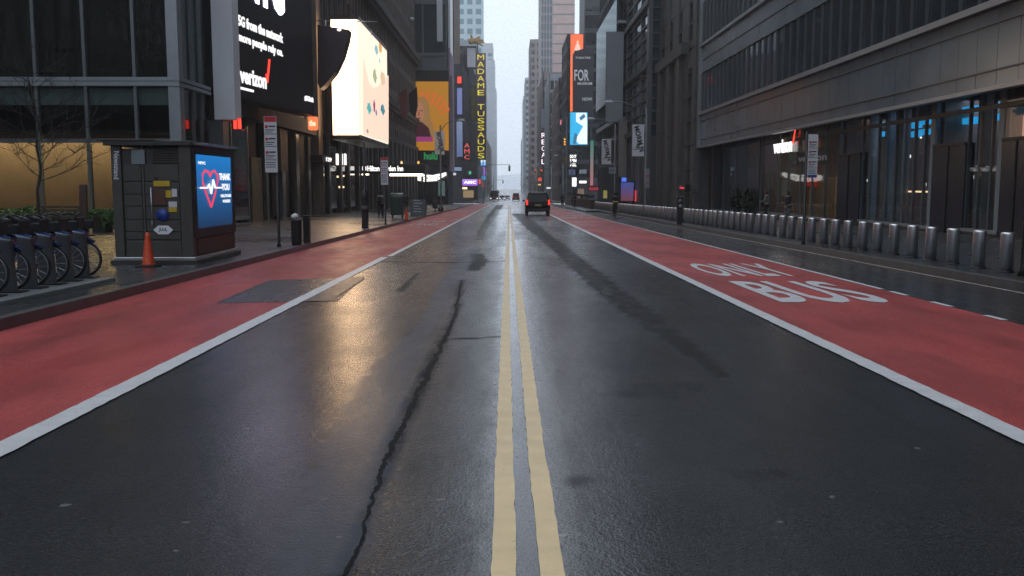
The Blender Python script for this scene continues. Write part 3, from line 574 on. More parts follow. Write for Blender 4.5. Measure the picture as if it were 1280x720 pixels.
for z in (edges[1], edges[2], floors[0][1], 12.2, 18.1): b.box(FR-.03, FR+.1, ys[-1], YR-.46, z-.025, z+.025)
for y in ys:
    for (a, c) in floors[:3]: b.box(FR-.04, FR+.08, y-.013, y+.013, a, c)
b.build('mullion', M['mull'], r)
SX = 17.6
b = MB(); b.box(FR+.3, SX+9, ys[-1], YR, 5.4, 5.5); b.box(SX-.1, SX+.2, ys[-1], YR, 5.2, 5.399); b.build('soffit', M['black'], r)
b = MB(); b.box(FR+.26, FR+.36, ys[-1], YR, ZB-.04, 5.399); b.build('lip', M['dkframe'], r)
def sy(px): return SX*1150/(px-636)
def zsf(py, px): return 1.65-(py-232)*sy(px)/1150
b = MB(); b.box(SX-.14, SX-.101, ys[-1], sy(950), 4.38, 4.56); b.box(SX-.13, SX+.05, 5, sy(888), 5.1, 5.2); b.build('transom', M['dkframe'], r)
doors = [(1047, 1075), (1165, 1206), (1251, 1290), (935, 949), (1420, 1520), (878, 889)]
for i, (a, c) in enumerate(doors):
    y0, y1 = sy(c), sy(a); yg = sw(y0)-.1; b = MB(); b.box(SX-.12, SX+.25, y0, y1, yg, 3.3 if i < 3 else 5.1); dr = b.build('dark_panel', M['doorp'] if i != 5 else M['rust'], r, .01)
    if i < 3:
        b = MB(); b.box(SX-.17, SX-.121, y0+.05, y1-.05, 3.2, 3.32); b.box(SX-.16, SX-.121, (y0+y1)/2-.03, (y0+y1)/2+.03, yg, 3.199); b.build('door_frame', M['dkframe'], dr)
        b = MB(); b.box(SX-.04, SX+.02, y0, y1, 3.32, 5.1); b.build('fanlight', M['clearglass'], r)
bays = [(889, 935, 3), (949, 1047, 7), (1075, 1165, 8), (1206, 1251, 3), (1290, 1420, 4), (1520, 2600, 6)]
for (a, c, n) in bays:
    y0, y1 = sy(c), sy(a); yg = sw(y0)+.22; st = (y1-y0)/n
    for k in range(n):
        o = MB().box(-.015, .015, -st/2+.03, st/2-.03, 0, 5.1-yg).build('window', M['clearglass'], r, local=True); o.location = Vector((SX, y0+(k+.5)*st, yg))-org(r); o.rotation_euler.z = random.gauss(0, .006)
    b = MB()
    for k in range(n+1): b.box(SX-.05, SX+.1, y0+k*st-.025, y0+k*st+.025, yg-.02, 5.12)
    b.each('glazing_bar', M['frame'], r)
    b = MB(); b.box(SX-.16, SX+.12, y0, y1, yg-.12, yg); b.build('sill', M['lightm'], r)
    b = MB(); b.box(SX-.10, SX+.12, y0, y1, yg-.5, yg-.121); b.build('plinth', M['granite'], r)
    if (a, c) in ((1075, 1165), (1206, 1251)):
        b = MB(); b.box(SX-.045, SX+.3, y0+.06, y0+.42, yg, 5.1); b.box(SX+.2, SX+.5, y1-.8, y1-.2, yg, 5.1)
        if c == 1165: b.box(SX+.15, SX+.5, y0+3.6, y0+4.1, yg, 5.1); b.box(SX+.15, SX+.5, y0+5.2, y0+5.6, yg, 5.1)
        b.each('grey_column', M['frost'], r)
b = MB(); b.box(SX+6, SX+6.2, 2, YR-1, -1.2, 5.2); b.build('shop_back_wall', M['greypanel'], r)
b = MB(); b.box(SX+.3, SX+6, 2, YR-1, 5.2, 5.3); b.build('shop_ceiling', M['dkmetal'], r)
b = MB()
for y in (sy(1250), sy(1165)-.1, sy(1049), sy(946), sy(934)): b.box(SX+.26, SX+6, y, y+.15, -1.2, 5.19)
b.each('partition', M['shopwall'], r)
b = MB(); b.box(SX+.12, SX+6, 2, YR-1, -.95, -.85); b.build('shop_floor', M['granite'], r)
b = MB()
for px, py, w_ in ((1093, 156, .8), (1093, 168, .8), (1137, 157, .8), (1151, 152, .8), (1137, 168, .8), (1151, 165, .8), (1208, 137, 1), (1231, 133, .9), (1208, 151, 1), (1231, 147, .9)):
    X = SX+.9; p = atX(px, py, X); b.box(X, X+.4, p.y-w_*.55, p.y+w_*.35, p.z-.12, p.z+.12)
b.each('blue_lamp', M['cyan'], r)
b = MB()
for i in range(6):
    p = atX(1088+i*21, 173+(i % 3)*5, SX+3); b.lathe([(.01, 0), (.06, .03), (.01, .08)], p, 6)
b.each('spot_lamp', M['ceil'], r)
b = MB(); b.box(SX+.5, SX+.55, sy(1165), sy(1108), 1.35, 1.42); b.build('warm_strip_light', M['warmlight'], r)
b = MB(); b.box(SX+.6, SX+.7, sy(1148)-.12, sy(1148)+.1, .55, .8); b.build('red_display', M['redlamp'], r)
b = MB(); p0, p1 = atX(1267, 127, SX+.6), atX(1292, 205, SX+.6); b.box(SX+.6, SX+.7, p1.y, p0.y, 1.9, 4.1); b.build('peach_reflection_panel', emis('peach_reflection_panel', (1, .5, .33), .55), r)  # glowing panel put in for an orange reflection in the shop glass
b = MB()
for i in range(9): y = sy(1040)+i*.9; b.box(SX+3.5, SX+3.6, y, y+.6, 1.0-.1*(i % 2), 1.35+.1*(i % 3))
for i in range(6): y = sy(984)+i*.9; b.box(SX+3.5, SX+3.6, y, y+.6, .95, 1.2+.15*(i % 2))
for px, py in ((1078, 232), (1084, 226), (1086, 233), (1110, 229), (1136, 196), (1236, 196), (1214, 222), (1155, 231)):
    p = atX(px, py, SX+1.2); b.box(SX+1.2, SX+1.25, p.y-.12, p.y+.14, p.z-.05, p.z+.09)
b.each('lit_shelf', M['whitelight'], r)
b = MB()
for a, c in ((1002, 1012), (1020, 1031), (1034, 1044), (1052, 1060)): b.box(SX+2.4, SX+2.6, (SX+2.5)*1150/(c-636), (SX+2.5)*1150/(a-636), -.8, 2.2)
b.each('warm_display_wall', mat('amber_panel', (.42, .27, .12), .6, 0, .3, 3), r)
b = MB(); b.box(SX+2.2, SX+2.3, sy(975), sy(965), 1.6, 3.6); b.build('red_column', emis('red_column', (.6, .04, .02), .45), r)
p0, p1 = atX(967, 192, SX-.16), atX(990, 192, SX-.16); zt_ = atX(990, 179, SX-.16).z; zb_ = atX(978, 191, SX-.16).z
text('verizon', M['whitelight'], r, (SX-.16, p0.y, zb_), (SX-.16, p1.y, zb_), (SX-.16, p0.y, zb_+.85), 'shop_lettering', .03, .03)
b = MB(); y = p1.y-.1; b.prism([(SX-.17, y+.1, zb_+.5), (SX-.17, y-.05, zb_+.4), (SX-.17, y-.5, zb_+1.45), (SX-.17, y-.38, zb_+1.45)], (.03, 0, 0)); b.build('red_tick', M['redlamp'], r)
y0, y1 = sy(1036), sy(996); b = MB(); b.box(SX-.15, SX-.11, y0, y1, 2.9, 3.6); b.build('dark_sign_board', M['black'], r)
text('verizon', M['white'], r, (SX-.155, y1-.3, 3.05), (SX-.155, y0+.3, 3.05), (SX-.155, y1-.3, 3.42), 'shop_lettering', .01, .02)
text('verizon', M['greycloth'], r, (SX-.06, sy(1079), 2.85), (SX-.06, sy(1047), 2.85), (SX-.06, sy(1079), 3.2), 'mirrored_lettering', .01, .01).scale = (1, 1, 1)
for y, e, col, sx_ in ((sy(1000), 220, (1, .85, .7), 14), (sy(1130), 330, (.6, .7, 1), 10), (sy(905)+1, 40, (.5, .6, 1), 4), (sy(1228), 50, (.7, .8, 1), 3)):
    al = bpy.data.lights.new('shop_light', 'AREA'); al.energy = e; al.shape = 'RECTANGLE'; al.size = 4; al.size_y = sx_; al.color = col
    ao = bpy.data.objects.new('shop_light', al); COL.objects.link(ao); ao.location = (SX+3, y, 5.1)
# ---- dark granite building with the tall portal, then a louvred glass one
r = building('granite_building', 'dark granite building with a tall recessed portal past the long glass building', 16.0, 45, YR+.3, 100, 60, 'granite', 'glassd', 'R', 5.6, 4.9, 3.3, 2.4, 'S', 14, 20, pd=.5)
b = MB()
for z in [1+k*2.1 for k in range(9)]: b.box(15.97, 16.3, YR+.3, 100, z, z+.06)
b.each('stone_joint', M['black'], r)
b = MB()
for y in (86, 91.5, 97): b.box(15.6, 16.3, y, y+1.6, sw(90)-.2, 13.4)
b.box(15.5, 16.3, 84.5, 99.5, 13.4, 14.4); b.each('portal_pier', M['graniteb'], r)
b = MB()
for y in (87.7, 93.2): b.box(16.2, 16.35, y, y+3.7, sw(90), 13.3)
b.each('portal_glazing', M['glassd'], r)
b = MB(); b.box(15.55, 15.98, 81.5, 84.4, 1.2, 1.75); sg_ = b.build('shop_sign_board', M['black'], r)
text('Famous', emis('dim_red_script', (1, .06, .08), .9), r, (15.54, 84.0, 1.36), (15.54, 82.0, 1.36), (15.54, 84.0, 1.6), 'shop_lettering', .01, .01).data
r = building('louvred_building', 'dark building with horizontal glass louvres behind the blank grey panel', 15.0, 45, 100.2, 120, 60, 'greypanel', 'glassb', 'R', 1.35, 6, .25, .14, 'SF', 8, 80, fx=(15, 17), hv=26)
b = MB(); b.box(14.9, 15.25, 100.1, 101.4, sw(100)-.2, 50); b.build('corner_pier', M['greypanel'], r)
b = MB()
for z in (7.6, 14.2, 20.8): b.box(14.7, 15.3, 100.15, 120, z, z+.5)
b.build('ledge', M['granite'], r)
r = building('corner_sign_building', 'dark corner building on the right before the avenue with stacked signs', 14.5, 45, 121.8, 151, 58, 'greyd', 'glassg', 'R', 3.4, 2.8, .5, .7, 'SF', 6, 70, fx=(14.5, 20))
b = MB(); b.box(14.1, 20, 121.3, 151.3, Zat(28, 121), Zat(28, 121)+.35); b.box(14.2, 20, 121.4, 151.2, Zat(150, 121), Zat(150, 121)+.5); b.build('ledge', M['lightm'], r)
b = MB(); b.box(14.0, 14.5, 122.5, 150, Zat(140, 150), Zat(33, 150)-1); b.build('blue_glass_bay', M['glassb'], r)
# ---- far right, beyond the avenue
building('curved_banner_building', 'dark building carrying the black lettered banner beyond the avenue', 14.4, 45, 205.5, 208.5, Zat(63, 205.5), 'greyd', 'glassd', 'R', 4, 3, .5, 1, 'SF', 5, 30, fx=(14.4, 22), hv=31)
building('stepped_dark_building', 'dark stepped building rising right of the orange screen', 18.1, 45, 226, 246, 60, 'greyd', 'glassd', 'R', 4, 3, .5, 1, 'F', 5, 30, fx=(18.1, 24), hv=52)
building('orange_screen_building', 'dark tower holding the tall orange screen', 13.9, 18.0, 224, 246, Zat(42, 224), 'greyd', 'glassd', 'R', 4, 3, .5, 1, 'SF', 5, 30, fx=(13.9, 18.0))
building('red_screen_building', 'dark grey block with dim red screens left of the orange screen', 13.2, 45, 247, 288, 30, 'taupe', 'glassd', 'R', 3.5, 2.6, .5, 1, 'SF', 4, 50, fx=(13.2, 20))
building('ribbed_grey_block', 'grey block with thin vertical ribs right of the cinema sign', 12.6, 40, 290, 330, 36, 'greyst', 'glassg', 'R', 3.6, 1.6, .4, .8, 'SF', 5, 60, fx=(12.6, 19))
building('cinema_block', 'purplish block behind the white vertical cinema sign', 12.2, 40, 335, 400, 42, 'taupe', 'glassg', 'R', 3.8, 2.4, .7, 1.2, 'SF', 5, 60, fx=(12.2, 20))
r = building('pink_brown_tower', 'tall pink brown tower with a blue green window strip on its left edge', 20.2, 30.2, 432, 470, 150, 'pink', 'pinkpane', 'R', 4.4, 9.9, .05, 3.7, 'F', 10, 60, fx=(20.2, 30.2), hv=104)
b = MB(); b.box(14.8, 20.15, 432.3, 470, gz(430), 101); b.build('side_tower', M['taupe'], r)
cells = [(15.0+j*1.3, 15.9+j*1.3, 14+k*3.9, 16.7+k*3.9, 432.27) for j in range(4) for k in range(21)]; windows(r, cells, .06, M['glassb'], 'Y', 84)
b = MB(); b.box(14.6, 20.19, 431.9, 432.29, 96, 97.5)
for j in range(5): b.box(14.8+j*1.3-.08, 14.8+j*1.3+.12, 432.0, 432.29, gz(430), 98)
b.build('mullion', M['greyst'], r)
building('brown_setback_tower', 'plain brown tower just left of the tall pink brown one', 11.8, 20, 520, 560, 82, 'taupe', 'glassd', 'R', 4, 3, 1.4, 1.8, 'SF', 8, 90, fx=(11.8, 18.2))
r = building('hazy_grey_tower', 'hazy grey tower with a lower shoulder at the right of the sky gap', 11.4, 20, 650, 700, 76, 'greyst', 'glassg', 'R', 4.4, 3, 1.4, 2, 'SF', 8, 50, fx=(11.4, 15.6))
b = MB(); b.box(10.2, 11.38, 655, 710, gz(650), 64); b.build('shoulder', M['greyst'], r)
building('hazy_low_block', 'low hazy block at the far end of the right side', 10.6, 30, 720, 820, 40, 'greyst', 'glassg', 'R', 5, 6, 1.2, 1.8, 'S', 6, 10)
# ---------------------------------------------------------------- big signs and screens
A0 = Vector((-14.5, 47.4, 0)); U = Vector((.137, 1, 0)).normalized(); NB = Vector((U.y, -U.x, 0)); LB = 13.5
def onB(px, py):
    d = ray(px, py); t = (A0-CO).dot(NB)/d.dot(NB); p = CO+d*t; return (p-A0).dot(U), p.z
def Bp(s, z, off=.03): v = A0+U*s+NB*off; return Vector((v.x, v.y, z))
r = thing('black_billboard', 'huge black billboard with white phone network lettering beside the white slab', 'billboard', Bp(LB/2, 6.15, -.4))
b = MB(); b.obox(Bp(0, 6.15, -.9), U*LB, NB*.9, (0, 0, 14)); b.build('casing', M['black'], r, .04)
b = MB(); b.obox(Bp(.15, 6.3, .001), U*(LB-.3), NB*.03, (0, 0, 13.6)); b.build('screen', emis('black_screen', (.004, .004, .005), 1), r)
def btext(s, px0, px1, top, bot, m, bold=.012, xr=None):
    s0, zt_ = onB(px0, top); _, zb_ = onB(px0, bot); s1, _ = onB(px1, top)
    return text(s, m, r, Bp(s0, zb_), Bp(s1, zb_), Bp(s0, zt_), 'lettering', .03, bold)
M['letter'] = emis('screen_white', (1, 1, 1), 1.1)
btext('5G from the network', 296.5, 352, 18, 31.5, M['letter'], .03); btext('more people rely on.', 297, 352, 39.5, 54, M['letter'], .03); btext('verizon', 298.5, 331.5, 83, 103, M['letter'], .03)
s0, z0 = onB(303, -12); s1, z1 = onB(355, 22); text('NYC', emis('screen_lilac_white', (.70, .66, 1), 5.0), r, Bp(s0, z1), Bp(s1, z1), Bp(s0, z1+3.6), 'lettering', .03, .05)
s0, z0 = onB(299, 108); s1, _ = onB(316, 112); b = MB(); b.obox(Bp(s0, z0-.14, .03), U*(s1-s0), NB*.03, (0, 0, .13)); b.build('underline', M['letter'], r)
s0, z0 = onB(380, 125); s1, _ = onB(391, 128); text('#5GBuilt', M['letter'], r, Bp(s0, z0-.05), Bp(s1, z0-.05), Bp(s0, z0+.3), 'lettering', .03, .03)
s0, z0 = onB(331.5, 103); s1, z1 = onB(335, 90); b = MB(); b.prism([Bp(s0, z0+.45), Bp(s0+.12, z0+.5), Bp(s0+.2, z0+.25), Bp(s0+.5, z0+1.35), Bp(s0+.72, z0+1.35), Bp(s0+.3, z0), Bp(s0+.12, z0)], NB*.03); b.build('red_tick', M['redlamp'], r)
b = MB(); poly = [atY(x, y, 62.2) for x, y in ((397, 31), (436, 37), (434, 50), (428, 71), (419, 90), (405, 107), (400, 111), (397, 104))]
r2 = thing('dark_wing_sign', 'dark maroon curved wing sign hanging between the black billboard and cream screen', 'sign', poly[-2])
b.prism(poly, (0, 1.2, 0)); b.build('wing', mat('dark_maroon', (.022, .007, .007), .45, 0, .2, 1), r2); p = atY(424, 39, 62.1); MB().lathe([(.02, 0), (.14, .05), (.14, .12), (.02, .16)], p, 8).build('lamp', M['whitelight'], r2)
b = MB(); q = atY(414, 16, 62.8); b.tube([atY(396, 26, 62.8), atY(472, 27, 62.8)], .03, 6); b.tube([atY(407, 25, 62.8), atY(407, 40, 62.8)], .05, 6); b.build('bracket', M['steel'], r2)
# cream screen
YL0, YL1 = 72.0, Yat(486, -11.46); XL0, XL1 = atY(415, 100, YL0).x, -11.46; zb, zt = atY(453, 168.5, YL0).z, atY(453, 24.5, YL0).z
r = thing('cream_corner_screen', 'huge bright cream screen wrapped round a corner above the pavement', 'screen', ((XL0+XL1)/2, (YL0+YL1)/2, zb))
b = MB(); b.box(XL0, XL1-.12, YL0+.12, YL1, zb+.05, zt-.05); b.box(XL0-.05, XL1-.02, YL0+.1, YL1+.1, zb-.35, zb); b.box(XL0-.05, XL1-.02, YL0+.1, YL1+.1, zt, zt+.35); b.build('casing', M['black'], r)
cream = emis('cream_screen', (1, .64, .36), 8.0); peach = emis('peach_area', (1, .72, .56), 1.05)
b = MB(); b.box(XL0, XL1-.13, YL0, YL0+.1, zb, zt); b.build('front_screen', cream, r)
b = MB(); b.box(XL1-.1, XL1, YL0+.02, YL1, zb, zt); b.build('side_screen', emis('cream_side', (1, .84, .66), 1.15), r)
def Lp(px, py, o=.01): return atX(px, py, XL1+o)
b = MB(); b.prism([(XL1+.005, Lp(a, c).y, Lp(a, c).z) for a, c in ((453.6, 73), (454.5, 74), (461, 103), (466, 110), (472, 108), (478, 100), (485.6, 94), (485.6, 178.5), (453.6, 168))], (.015, 0, 0)); b.build('picture_field', peach, r)
icons = [(470, 62, 2.2, 6, (.25, .55, .6)), (475, 60, 2, 6, (.85, .4, .1)), (468, 95, 2.4, 8, (.45, .5, .3)), (478, 98, 3, 9, (.85, .62, .4)), (461, 135, 2.6, 7, (.1, .5, .5)), (467.5, 133, 1.2, 8, (.35, .03, .15)), (478, 137, 2.6, 6, (.05, .25, .35)), (474, 76, 1, 3, (.4, .6, .5)), (470, 141, 1, 4, (.2, .2, .4)), (463.5, 41, .8, 3, (.2, .2, .2)), (459, 164, 1.4, 2.4, (.35, .3, .28))]
for px, py, w_, h_, c in icons:
    b = MB(); e = Lp(px, py).z-Lp(px, py+h_).z; d = Lp(px+w_, py).y-Lp(px, py).y; p = Lp(px, py); n = 11; ph = random.uniform(0, 6)
    b.prism([(XL1+.03, p.y+d*math.cos(6.2832*i/n)*(1+.25*math.sin(3*i+ph)), p.z+e*math.sin(6.2832*i/n)*(1+.25*math.cos(2*i+ph))) for i in range(n)], (.01, 0, 0)); b.build('picture_shape', emis('screen_shape', c, .9), r)
# lit red signs beneath
r2 = thing('red_neon_sign', 'small sign of two red neon bars under the white slab', 'sign', atY(296, 161, 48)); b = MB()
for x in (292, 297.5): p, q = atY(x, 161, 47.6), atY(x, 148, 47.6); b.box(p.x, p.x+.13, 47.6, 47.75, p.z, q.z)
b.build('neon_bar', M['redlamp'], r2); b = MB(); p, q = atY(290, 163, 47.8), atY(301, 147, 47.8); b.box(p.x, q.x, 47.77, 47.95, p.z, q.z); b.build('back_plate', M['black'], r2)
p = atY(392.5, 164, 61); r2 = thing('orange_blade_sign', 'small glowing orange blade sign under the black billboard end', 'sign', p)
b = MB(); b.box(p.x-.32, p.x+.3, 60.6, 61.0, p.z+.05, p.z+.92); b.build('lit_body', emis('orange_sign', (1, .22, .08), 1.1), r2, .1); text('the', emis('pale_orange', (1, .75, .5), 1.3), r2, (p.x-.22, 60.58, p.z+.3), (p.x+.2, 60.58, p.z+.3), (p.x-.22, 60.58, p.z+.7), 'lettering', .02, .03)
b = MB(); b.tube([(p.x, 60.8, p.z+.9), (p.x, 60.8, p.z+1.5)], .04, 6); b.build('bracket', M['black'], r2)
# hotel canopy
YH = 92; zc, zd = Zat(217, YH), Zat(205, YH); xa, xb_ = atY(452, 210, YH).x, atY(531, 210, YH).x
r = thing('hotel_canopy', 'flat hotel canopy with white letters and a long lit strip under it', 'canopy', ((xa+xb_)/2, YH, sw(YH)))
b = MB(); b.box(xa, xb_, YH, YH+5, zc, zd); b.build('canopy_box', M['dkmetal'], r, .03)
p0, p1 = atY(459.5, 214, YH), atY(504, 214, YH); text('Hilton Garden Inn', M['whitelight'], r, (p0.x, YH-.02, p0.z), (p1.x, YH-.02, p0.z), (p0.x, YH-.02, Zat(207, YH)), 'lettering', .03, .02)
b = MB(); q = atY(453, 212, YH); b.box(q.x, q.x+.4, YH-.05, YH-.001, Zat(213, YH), Zat(208, YH)); b.build('emblem', M['whitelight'], r)
b = MB(); b.box(atY(487, 219, YH).x, xb_-.2, YH+.1, YH+.3, Zat(219, YH)-.08, zc-.002); b.box(atY(441, 219, YH).x+.9, atY(452, 219, YH).x+.7, YH-.02, YH+.2, zc-.15, zc-.02); b.each('strip_light', M['ceil'], r)
b = MB()
for x in (xb_-.4, xb_-4.5): b.box(x, x+.18, YH+.3, YH+.5, sw(YH), zc-.003); b.box(x, x+.18, YH+4.3, YH+4.5, sw(YH), zc-.003)
b.each('post', M['dkmetal'], r)
for px, c in ((523, (1, .5, .1)), (502, (1, .7, .3))):
    p = atY(px, 205, YH+.3); o = MB().lathe([(.02, 0), (.1, .04), (.12, .2), (.02, .3)], (p.x, YH+.3, zd), 8).build('lamp', emis('warm_bulb', c, 1.2), r)
# orange series poster block
YP = YE-.5; X0, X1 = atY(500, 100, YP).x, atY(561, 100, YP).x
def Pp(px, py, o=0): p = atY(px, py, YP-o); return p
r = thing('orange_poster_screen', 'tall orange screen with purple lettering and a long haired woman', 'screen', ((X0+X1)/2, YP, Zat(206, YP)))
b = MB(); b.box(X0, X1, YP, YP+.45, Zat(206, YP), Zat(88, YP)); b.build('casing', M['black'], r)
b = MB(); b.box(X0+.1, Pp(560.5, 100).x, YP-.08, YP-.002, Zat(188, YP), Zat(102, YP)); b.build('orange_field', emis('orange_field', (.62, .27, .02), .6), r)
mp_ = emis('purple_print', (.33, .03, .2), .8); o = text('ERICA', mp_, r, Pp(514, 132), Pp(553, 128), Pp(514, 112), 'lettering', .02, .03)
b = MB()
for i in range(9):
    a = R(20+i*16); c0 = Pp(534, 150, .1); b.prism([(c0.x+math.cos(a)*2.3, YP-.1, c0.z+math.sin(a)*2.6), (c0.x+math.cos(a)*4.0, YP-.1, c0.z+math.sin(a)*4.6), (c0.x+math.cos(a+.13)*4.0, YP-.1, c0.z+math.sin(a+.13)*4.6), (c0.x+math.cos(a+.13)*2.3, YP-.1, c0.z+math.sin(a+.13)*2.6)], (0, .015, 0))
b.build('ray_pattern', emis('orange_ray', (.8, .16, .03), .7), r)
b = MB()
def flat(bb, pts, o): bb.prism([Pp(x, y, o) for x, y in pts], (0, .015, 0))
flat(b, [(516, 134), (519, 125), (524, 121), (530, 121), (535, 126), (537, 136), (538, 148), (542, 160), (544, 171), (531, 171), (526, 160), (515, 171), (512, 160)], .12); b.build('hair_shape', emis('blonde_print', (.38, .2, .07), .7), r)
b = MB(); flat(b, [(518, 131), (523, 127), (528, 130), (530, 137), (530, 145), (527, 151), (523, 154), (519, 151), (517, 142)], .14); b.build('face_shape', emis('face_print', (.5, .22, .12), .7), r)
b = MB(); flat(b, [(518.5, 138), (522, 137.3), (522, 138.8), (518.5, 139.2)], .16); flat(b, [(525, 137.3), (529, 138), (529, 139.2), (525, 138.8)], .16); flat(b, [(521, 147.3), (526.5, 147.3), (525, 148.9), (522.5, 148.9)], .16); flat(b, [(523.4, 139), (524.2, 139), (524.4, 144.4), (522.6, 144.4)], .15); b.build('face_print_line', emis('dark_print_line', (.12, .03, .02), .7), r)
b = MB(); flat(b, [(518, 153), (527, 152), (536, 160), (539, 171), (518, 171)], .15); b.build('coat_shape', emis('coat_print', (.05, .012, .02), .7), r)
b = MB(); flat(b, [(518, 171.2), (541, 171.2), (541, 177), (518, 177)], .12); b.build('caption_band', mp_, r)
text('hulu', emis('green_letter', (.03, .35, .11), .6), r, Pp(530, 199.5), Pp(547, 199.5), Pp(530, 190), 'lettering', .02, .03)
b = MB(); b.box(Pp(562, 100).x+.05, Pp(562, 100).x+.5, YP-.2, YP+.5, Zat(206, YP), Zat(95, YP)); b.build('edge_frame', mat('lilac_frame', (.3, .26, .3), .5), r)
r2 = thing('lit_white_marquee', 'white lit slanted marquee with black script beneath the orange poster', 'sign', atY(527, 232, YP-3))
b = MB(); pts = [(511, 221), (528, 218), (541, 219), (557, 215.5), (557, 219), (545, 226), (530, 227), (512, 224)]; b.prism([atY(x, y, YP-3) for x, y in pts], (0, 1.5, 0)); b.build('lit_face', M['whitelight'], r2)
b = MB()
for x0 in (531, 537, 549): c = atY(x0, 223, YP-3.05); b.tube([(c.x+.35*math.cos(t), YP-3.05, c.z+.3*math.sin(t)) for t in [k*.7 for k in range(8)]], .06, 5)
b.build('script_shape', M['black'], r2); b = MB(); b.box(atY(513, 220, YP-3).x, atY(555, 220, YP-3).x, YP-1.49, YP+.4, Zat(224, YP)-.1, Zat(222, YP)); b.build('bracket', M['dkmetal'], r2)
# generic flat sign or screen with a casing
def board(name, label, cat, px0, px1, py0, py1, Y, m, depth=.4, txt=None, tm=None, vert=False, casing='black', group=None, rim=.15):
    a, c = atY(px0, py1, Y), atY(px1, py0, Y); r = thing(name, label, cat, ((a.x+c.x)/2, Y, a.z), group)
    MB().box(a.x-rim, c.x+rim, Y, Y+depth, a.z-rim, c.z+rim).build('casing', M[casing], r)
    MB().box(a.x, c.x, Y-.08, Y-.002, a.z, c.z).build('face', m, r)
    if txt:
        if vert:
            n = len(txt); H = (c.z-a.z)/n
            for i, ch in enumerate(txt):
                if ch != ' ': zt_ = c.z-H*(i+.14); text(ch, tm, r, (a.x+(c.x-a.x)*.12, Y-.1, zt_-H*.74), (a.x+(c.x-a.x)*.88, Y-.1, zt_-H*.74), (a.x+(c.x-a.x)*.12, Y-.1, zt_), 'letter', .05, .0)
        else: text(txt, tm, r, (a.x+(c.x-a.x)*.1, Y-.1, a.z+(c.z-a.z)*.3), (a.x+(c.x-a.x)*.9, Y-.1, a.z+(c.z-a.z)*.3), (a.x+(c.x-a.x)*.1, Y-.1, a.z+(c.z-a.z)*.75), 'lettering', .05, .03)
    return r
gl = emis('gold_letter', (.75, .62, .03), 1.0)
board('gold_lettered_sign', 'very tall vertical sign of gold letters on dark purple squares', 'sign', 596, 606.5, 67, 199, 300, mat('sign_purple', (.07, .03, .08), .5, 0, .3, .4), 1, 'MADAME TUSSAUDS', gl, True)
board('small_blue_screen', 'small bright blue and white screen under the gold lettered sign', 'screen', 601, 607, 200, 207, 297, emis('blue_white', (.05, .35, .9), 1.2, (.7, .9, 1)), .5)
board('thin_pink_sign', 'thin vertical lilac lit strip below the small blue screen', 'sign', 604.5, 606, 208, 221, 296, M['purple'], .3)
board('low_blue_sign', 'low blue lit sign above the far left pavement', 'sign', 602, 607, 220, 225, 294, emis('blue_low', (.05, .3, .6), 1), .3)
board('purple_marquee', 'glowing purple theatre marquee low on the far left', 'marquee', 578, 597, 224, 232, 203, emis('purple_marq', (.35, .12, .8), .9, (.5, .3, .9)), 2.5, 'AMC', M['whitelight'])
board('red_vertical_sign', 'vertical sign of pink red lit letters left of the gold lettered sign', 'sign', 579.5, 588, 178, 200, 203.5, M['dkframe'], .6, 'AMC', emis('pink_red', (.9, .12, .1), .9), True)
board('tall_lilac_screen', 'tall lilac grey screen on the theatre block', 'screen', 571.5, 577.5, 110, 143, 204, emis('lilac_screen', (.16, .19, .42), .9), .4)
board('small_red_sign', 'small red lit sign above the tall lilac screen', 'sign', 572, 576.5, 96, 104, 204, M['redlamp'], .3)
board('lower_blue_screen', 'pale blue banner screen below the tall lilac screen', 'screen', 571, 578, 152, 196, 203.6, emis('pale_blue_screen', (.10, .14, .28), .9, (.2, .25, .38)), .4)
board('white_blank_sign', 'blank pale sign panel under the gold hand', 'sign', 584, 594.5, 60, 84, 232, M['whitepanel'], .4)
board('yellow_edged_banner', 'narrow banner with dull yellow edges beside the gold letters', 'banner', 589, 594.5, 108, 150, 231.5, mat('olive_banner', (.14, .12, .03), .6, 0, .4, .5), .3)
board('grey_lit_strip_sign', 'grey blue lit sign strip over the far left shops', 'sign', 561, 577, 209, 213.5, 202, emis('grey_blue_lit', (.2, .27, .42), .8), .4)
board('warm_shop_sign', 'small warm lit shop sign under the purple marquee', 'sign', 578, 584, 234, 236.5, 202.6, M['warmlight'], .4)
# gold hand sculpture: palm and five fingers reaching out over the street
def skinned(name, chains, m, parent, sub=1):
    """one continuous surface grown round connected joints. chains: list of lists of (x,y,z,r); first point of a chain may repeat an earlier joint"""
    vs, rs, es, idx = [], [], [], {}
    for ch in chains:
        prev = None
        for (x, y, z, rr) in ch:
            k = (round(x, 4), round(y, 4), round(z, 4))
            if k not in idx: idx[k] = len(vs); vs.append((x, y, z)); rs.append(rr)
            if prev is not None and prev != idx[k]: es.append((prev, idx[k]))
            prev = idx[k]
    me = bpy.data.meshes.new(name); me.from_pydata(vs, es, []); o = link_mesh(name, me, parent, m)
    mo = o.modifiers.new('skin', 'SKIN'); mo.use_smooth_shade = True; sv = me.skin_vertices[0] if me.skin_vertices else None
    if not sv:
        bm = bmesh.new(); bm.from_mesh(me); bm.verts.layers.skin.verify(); bm.to_mesh(me); bm.free(); sv = me.skin_vertices[0]
    for i, q in enumerate(rs): sv.data[i].radius = (q, q) if not isinstance(q, tuple) else q; sv.data[i].use_root = (i == 0)
    s2 = o.modifiers.new('sub', 'SUBSURF'); s2.levels = sub; s2.render_levels = sub
    return o
p = atY(585, 53, 231); hx, hz = p.x, p.z
ch = [[(0, 0, 0, .8), (.9, 0, .2, .7), (1.6, 0, .35, .62)]]
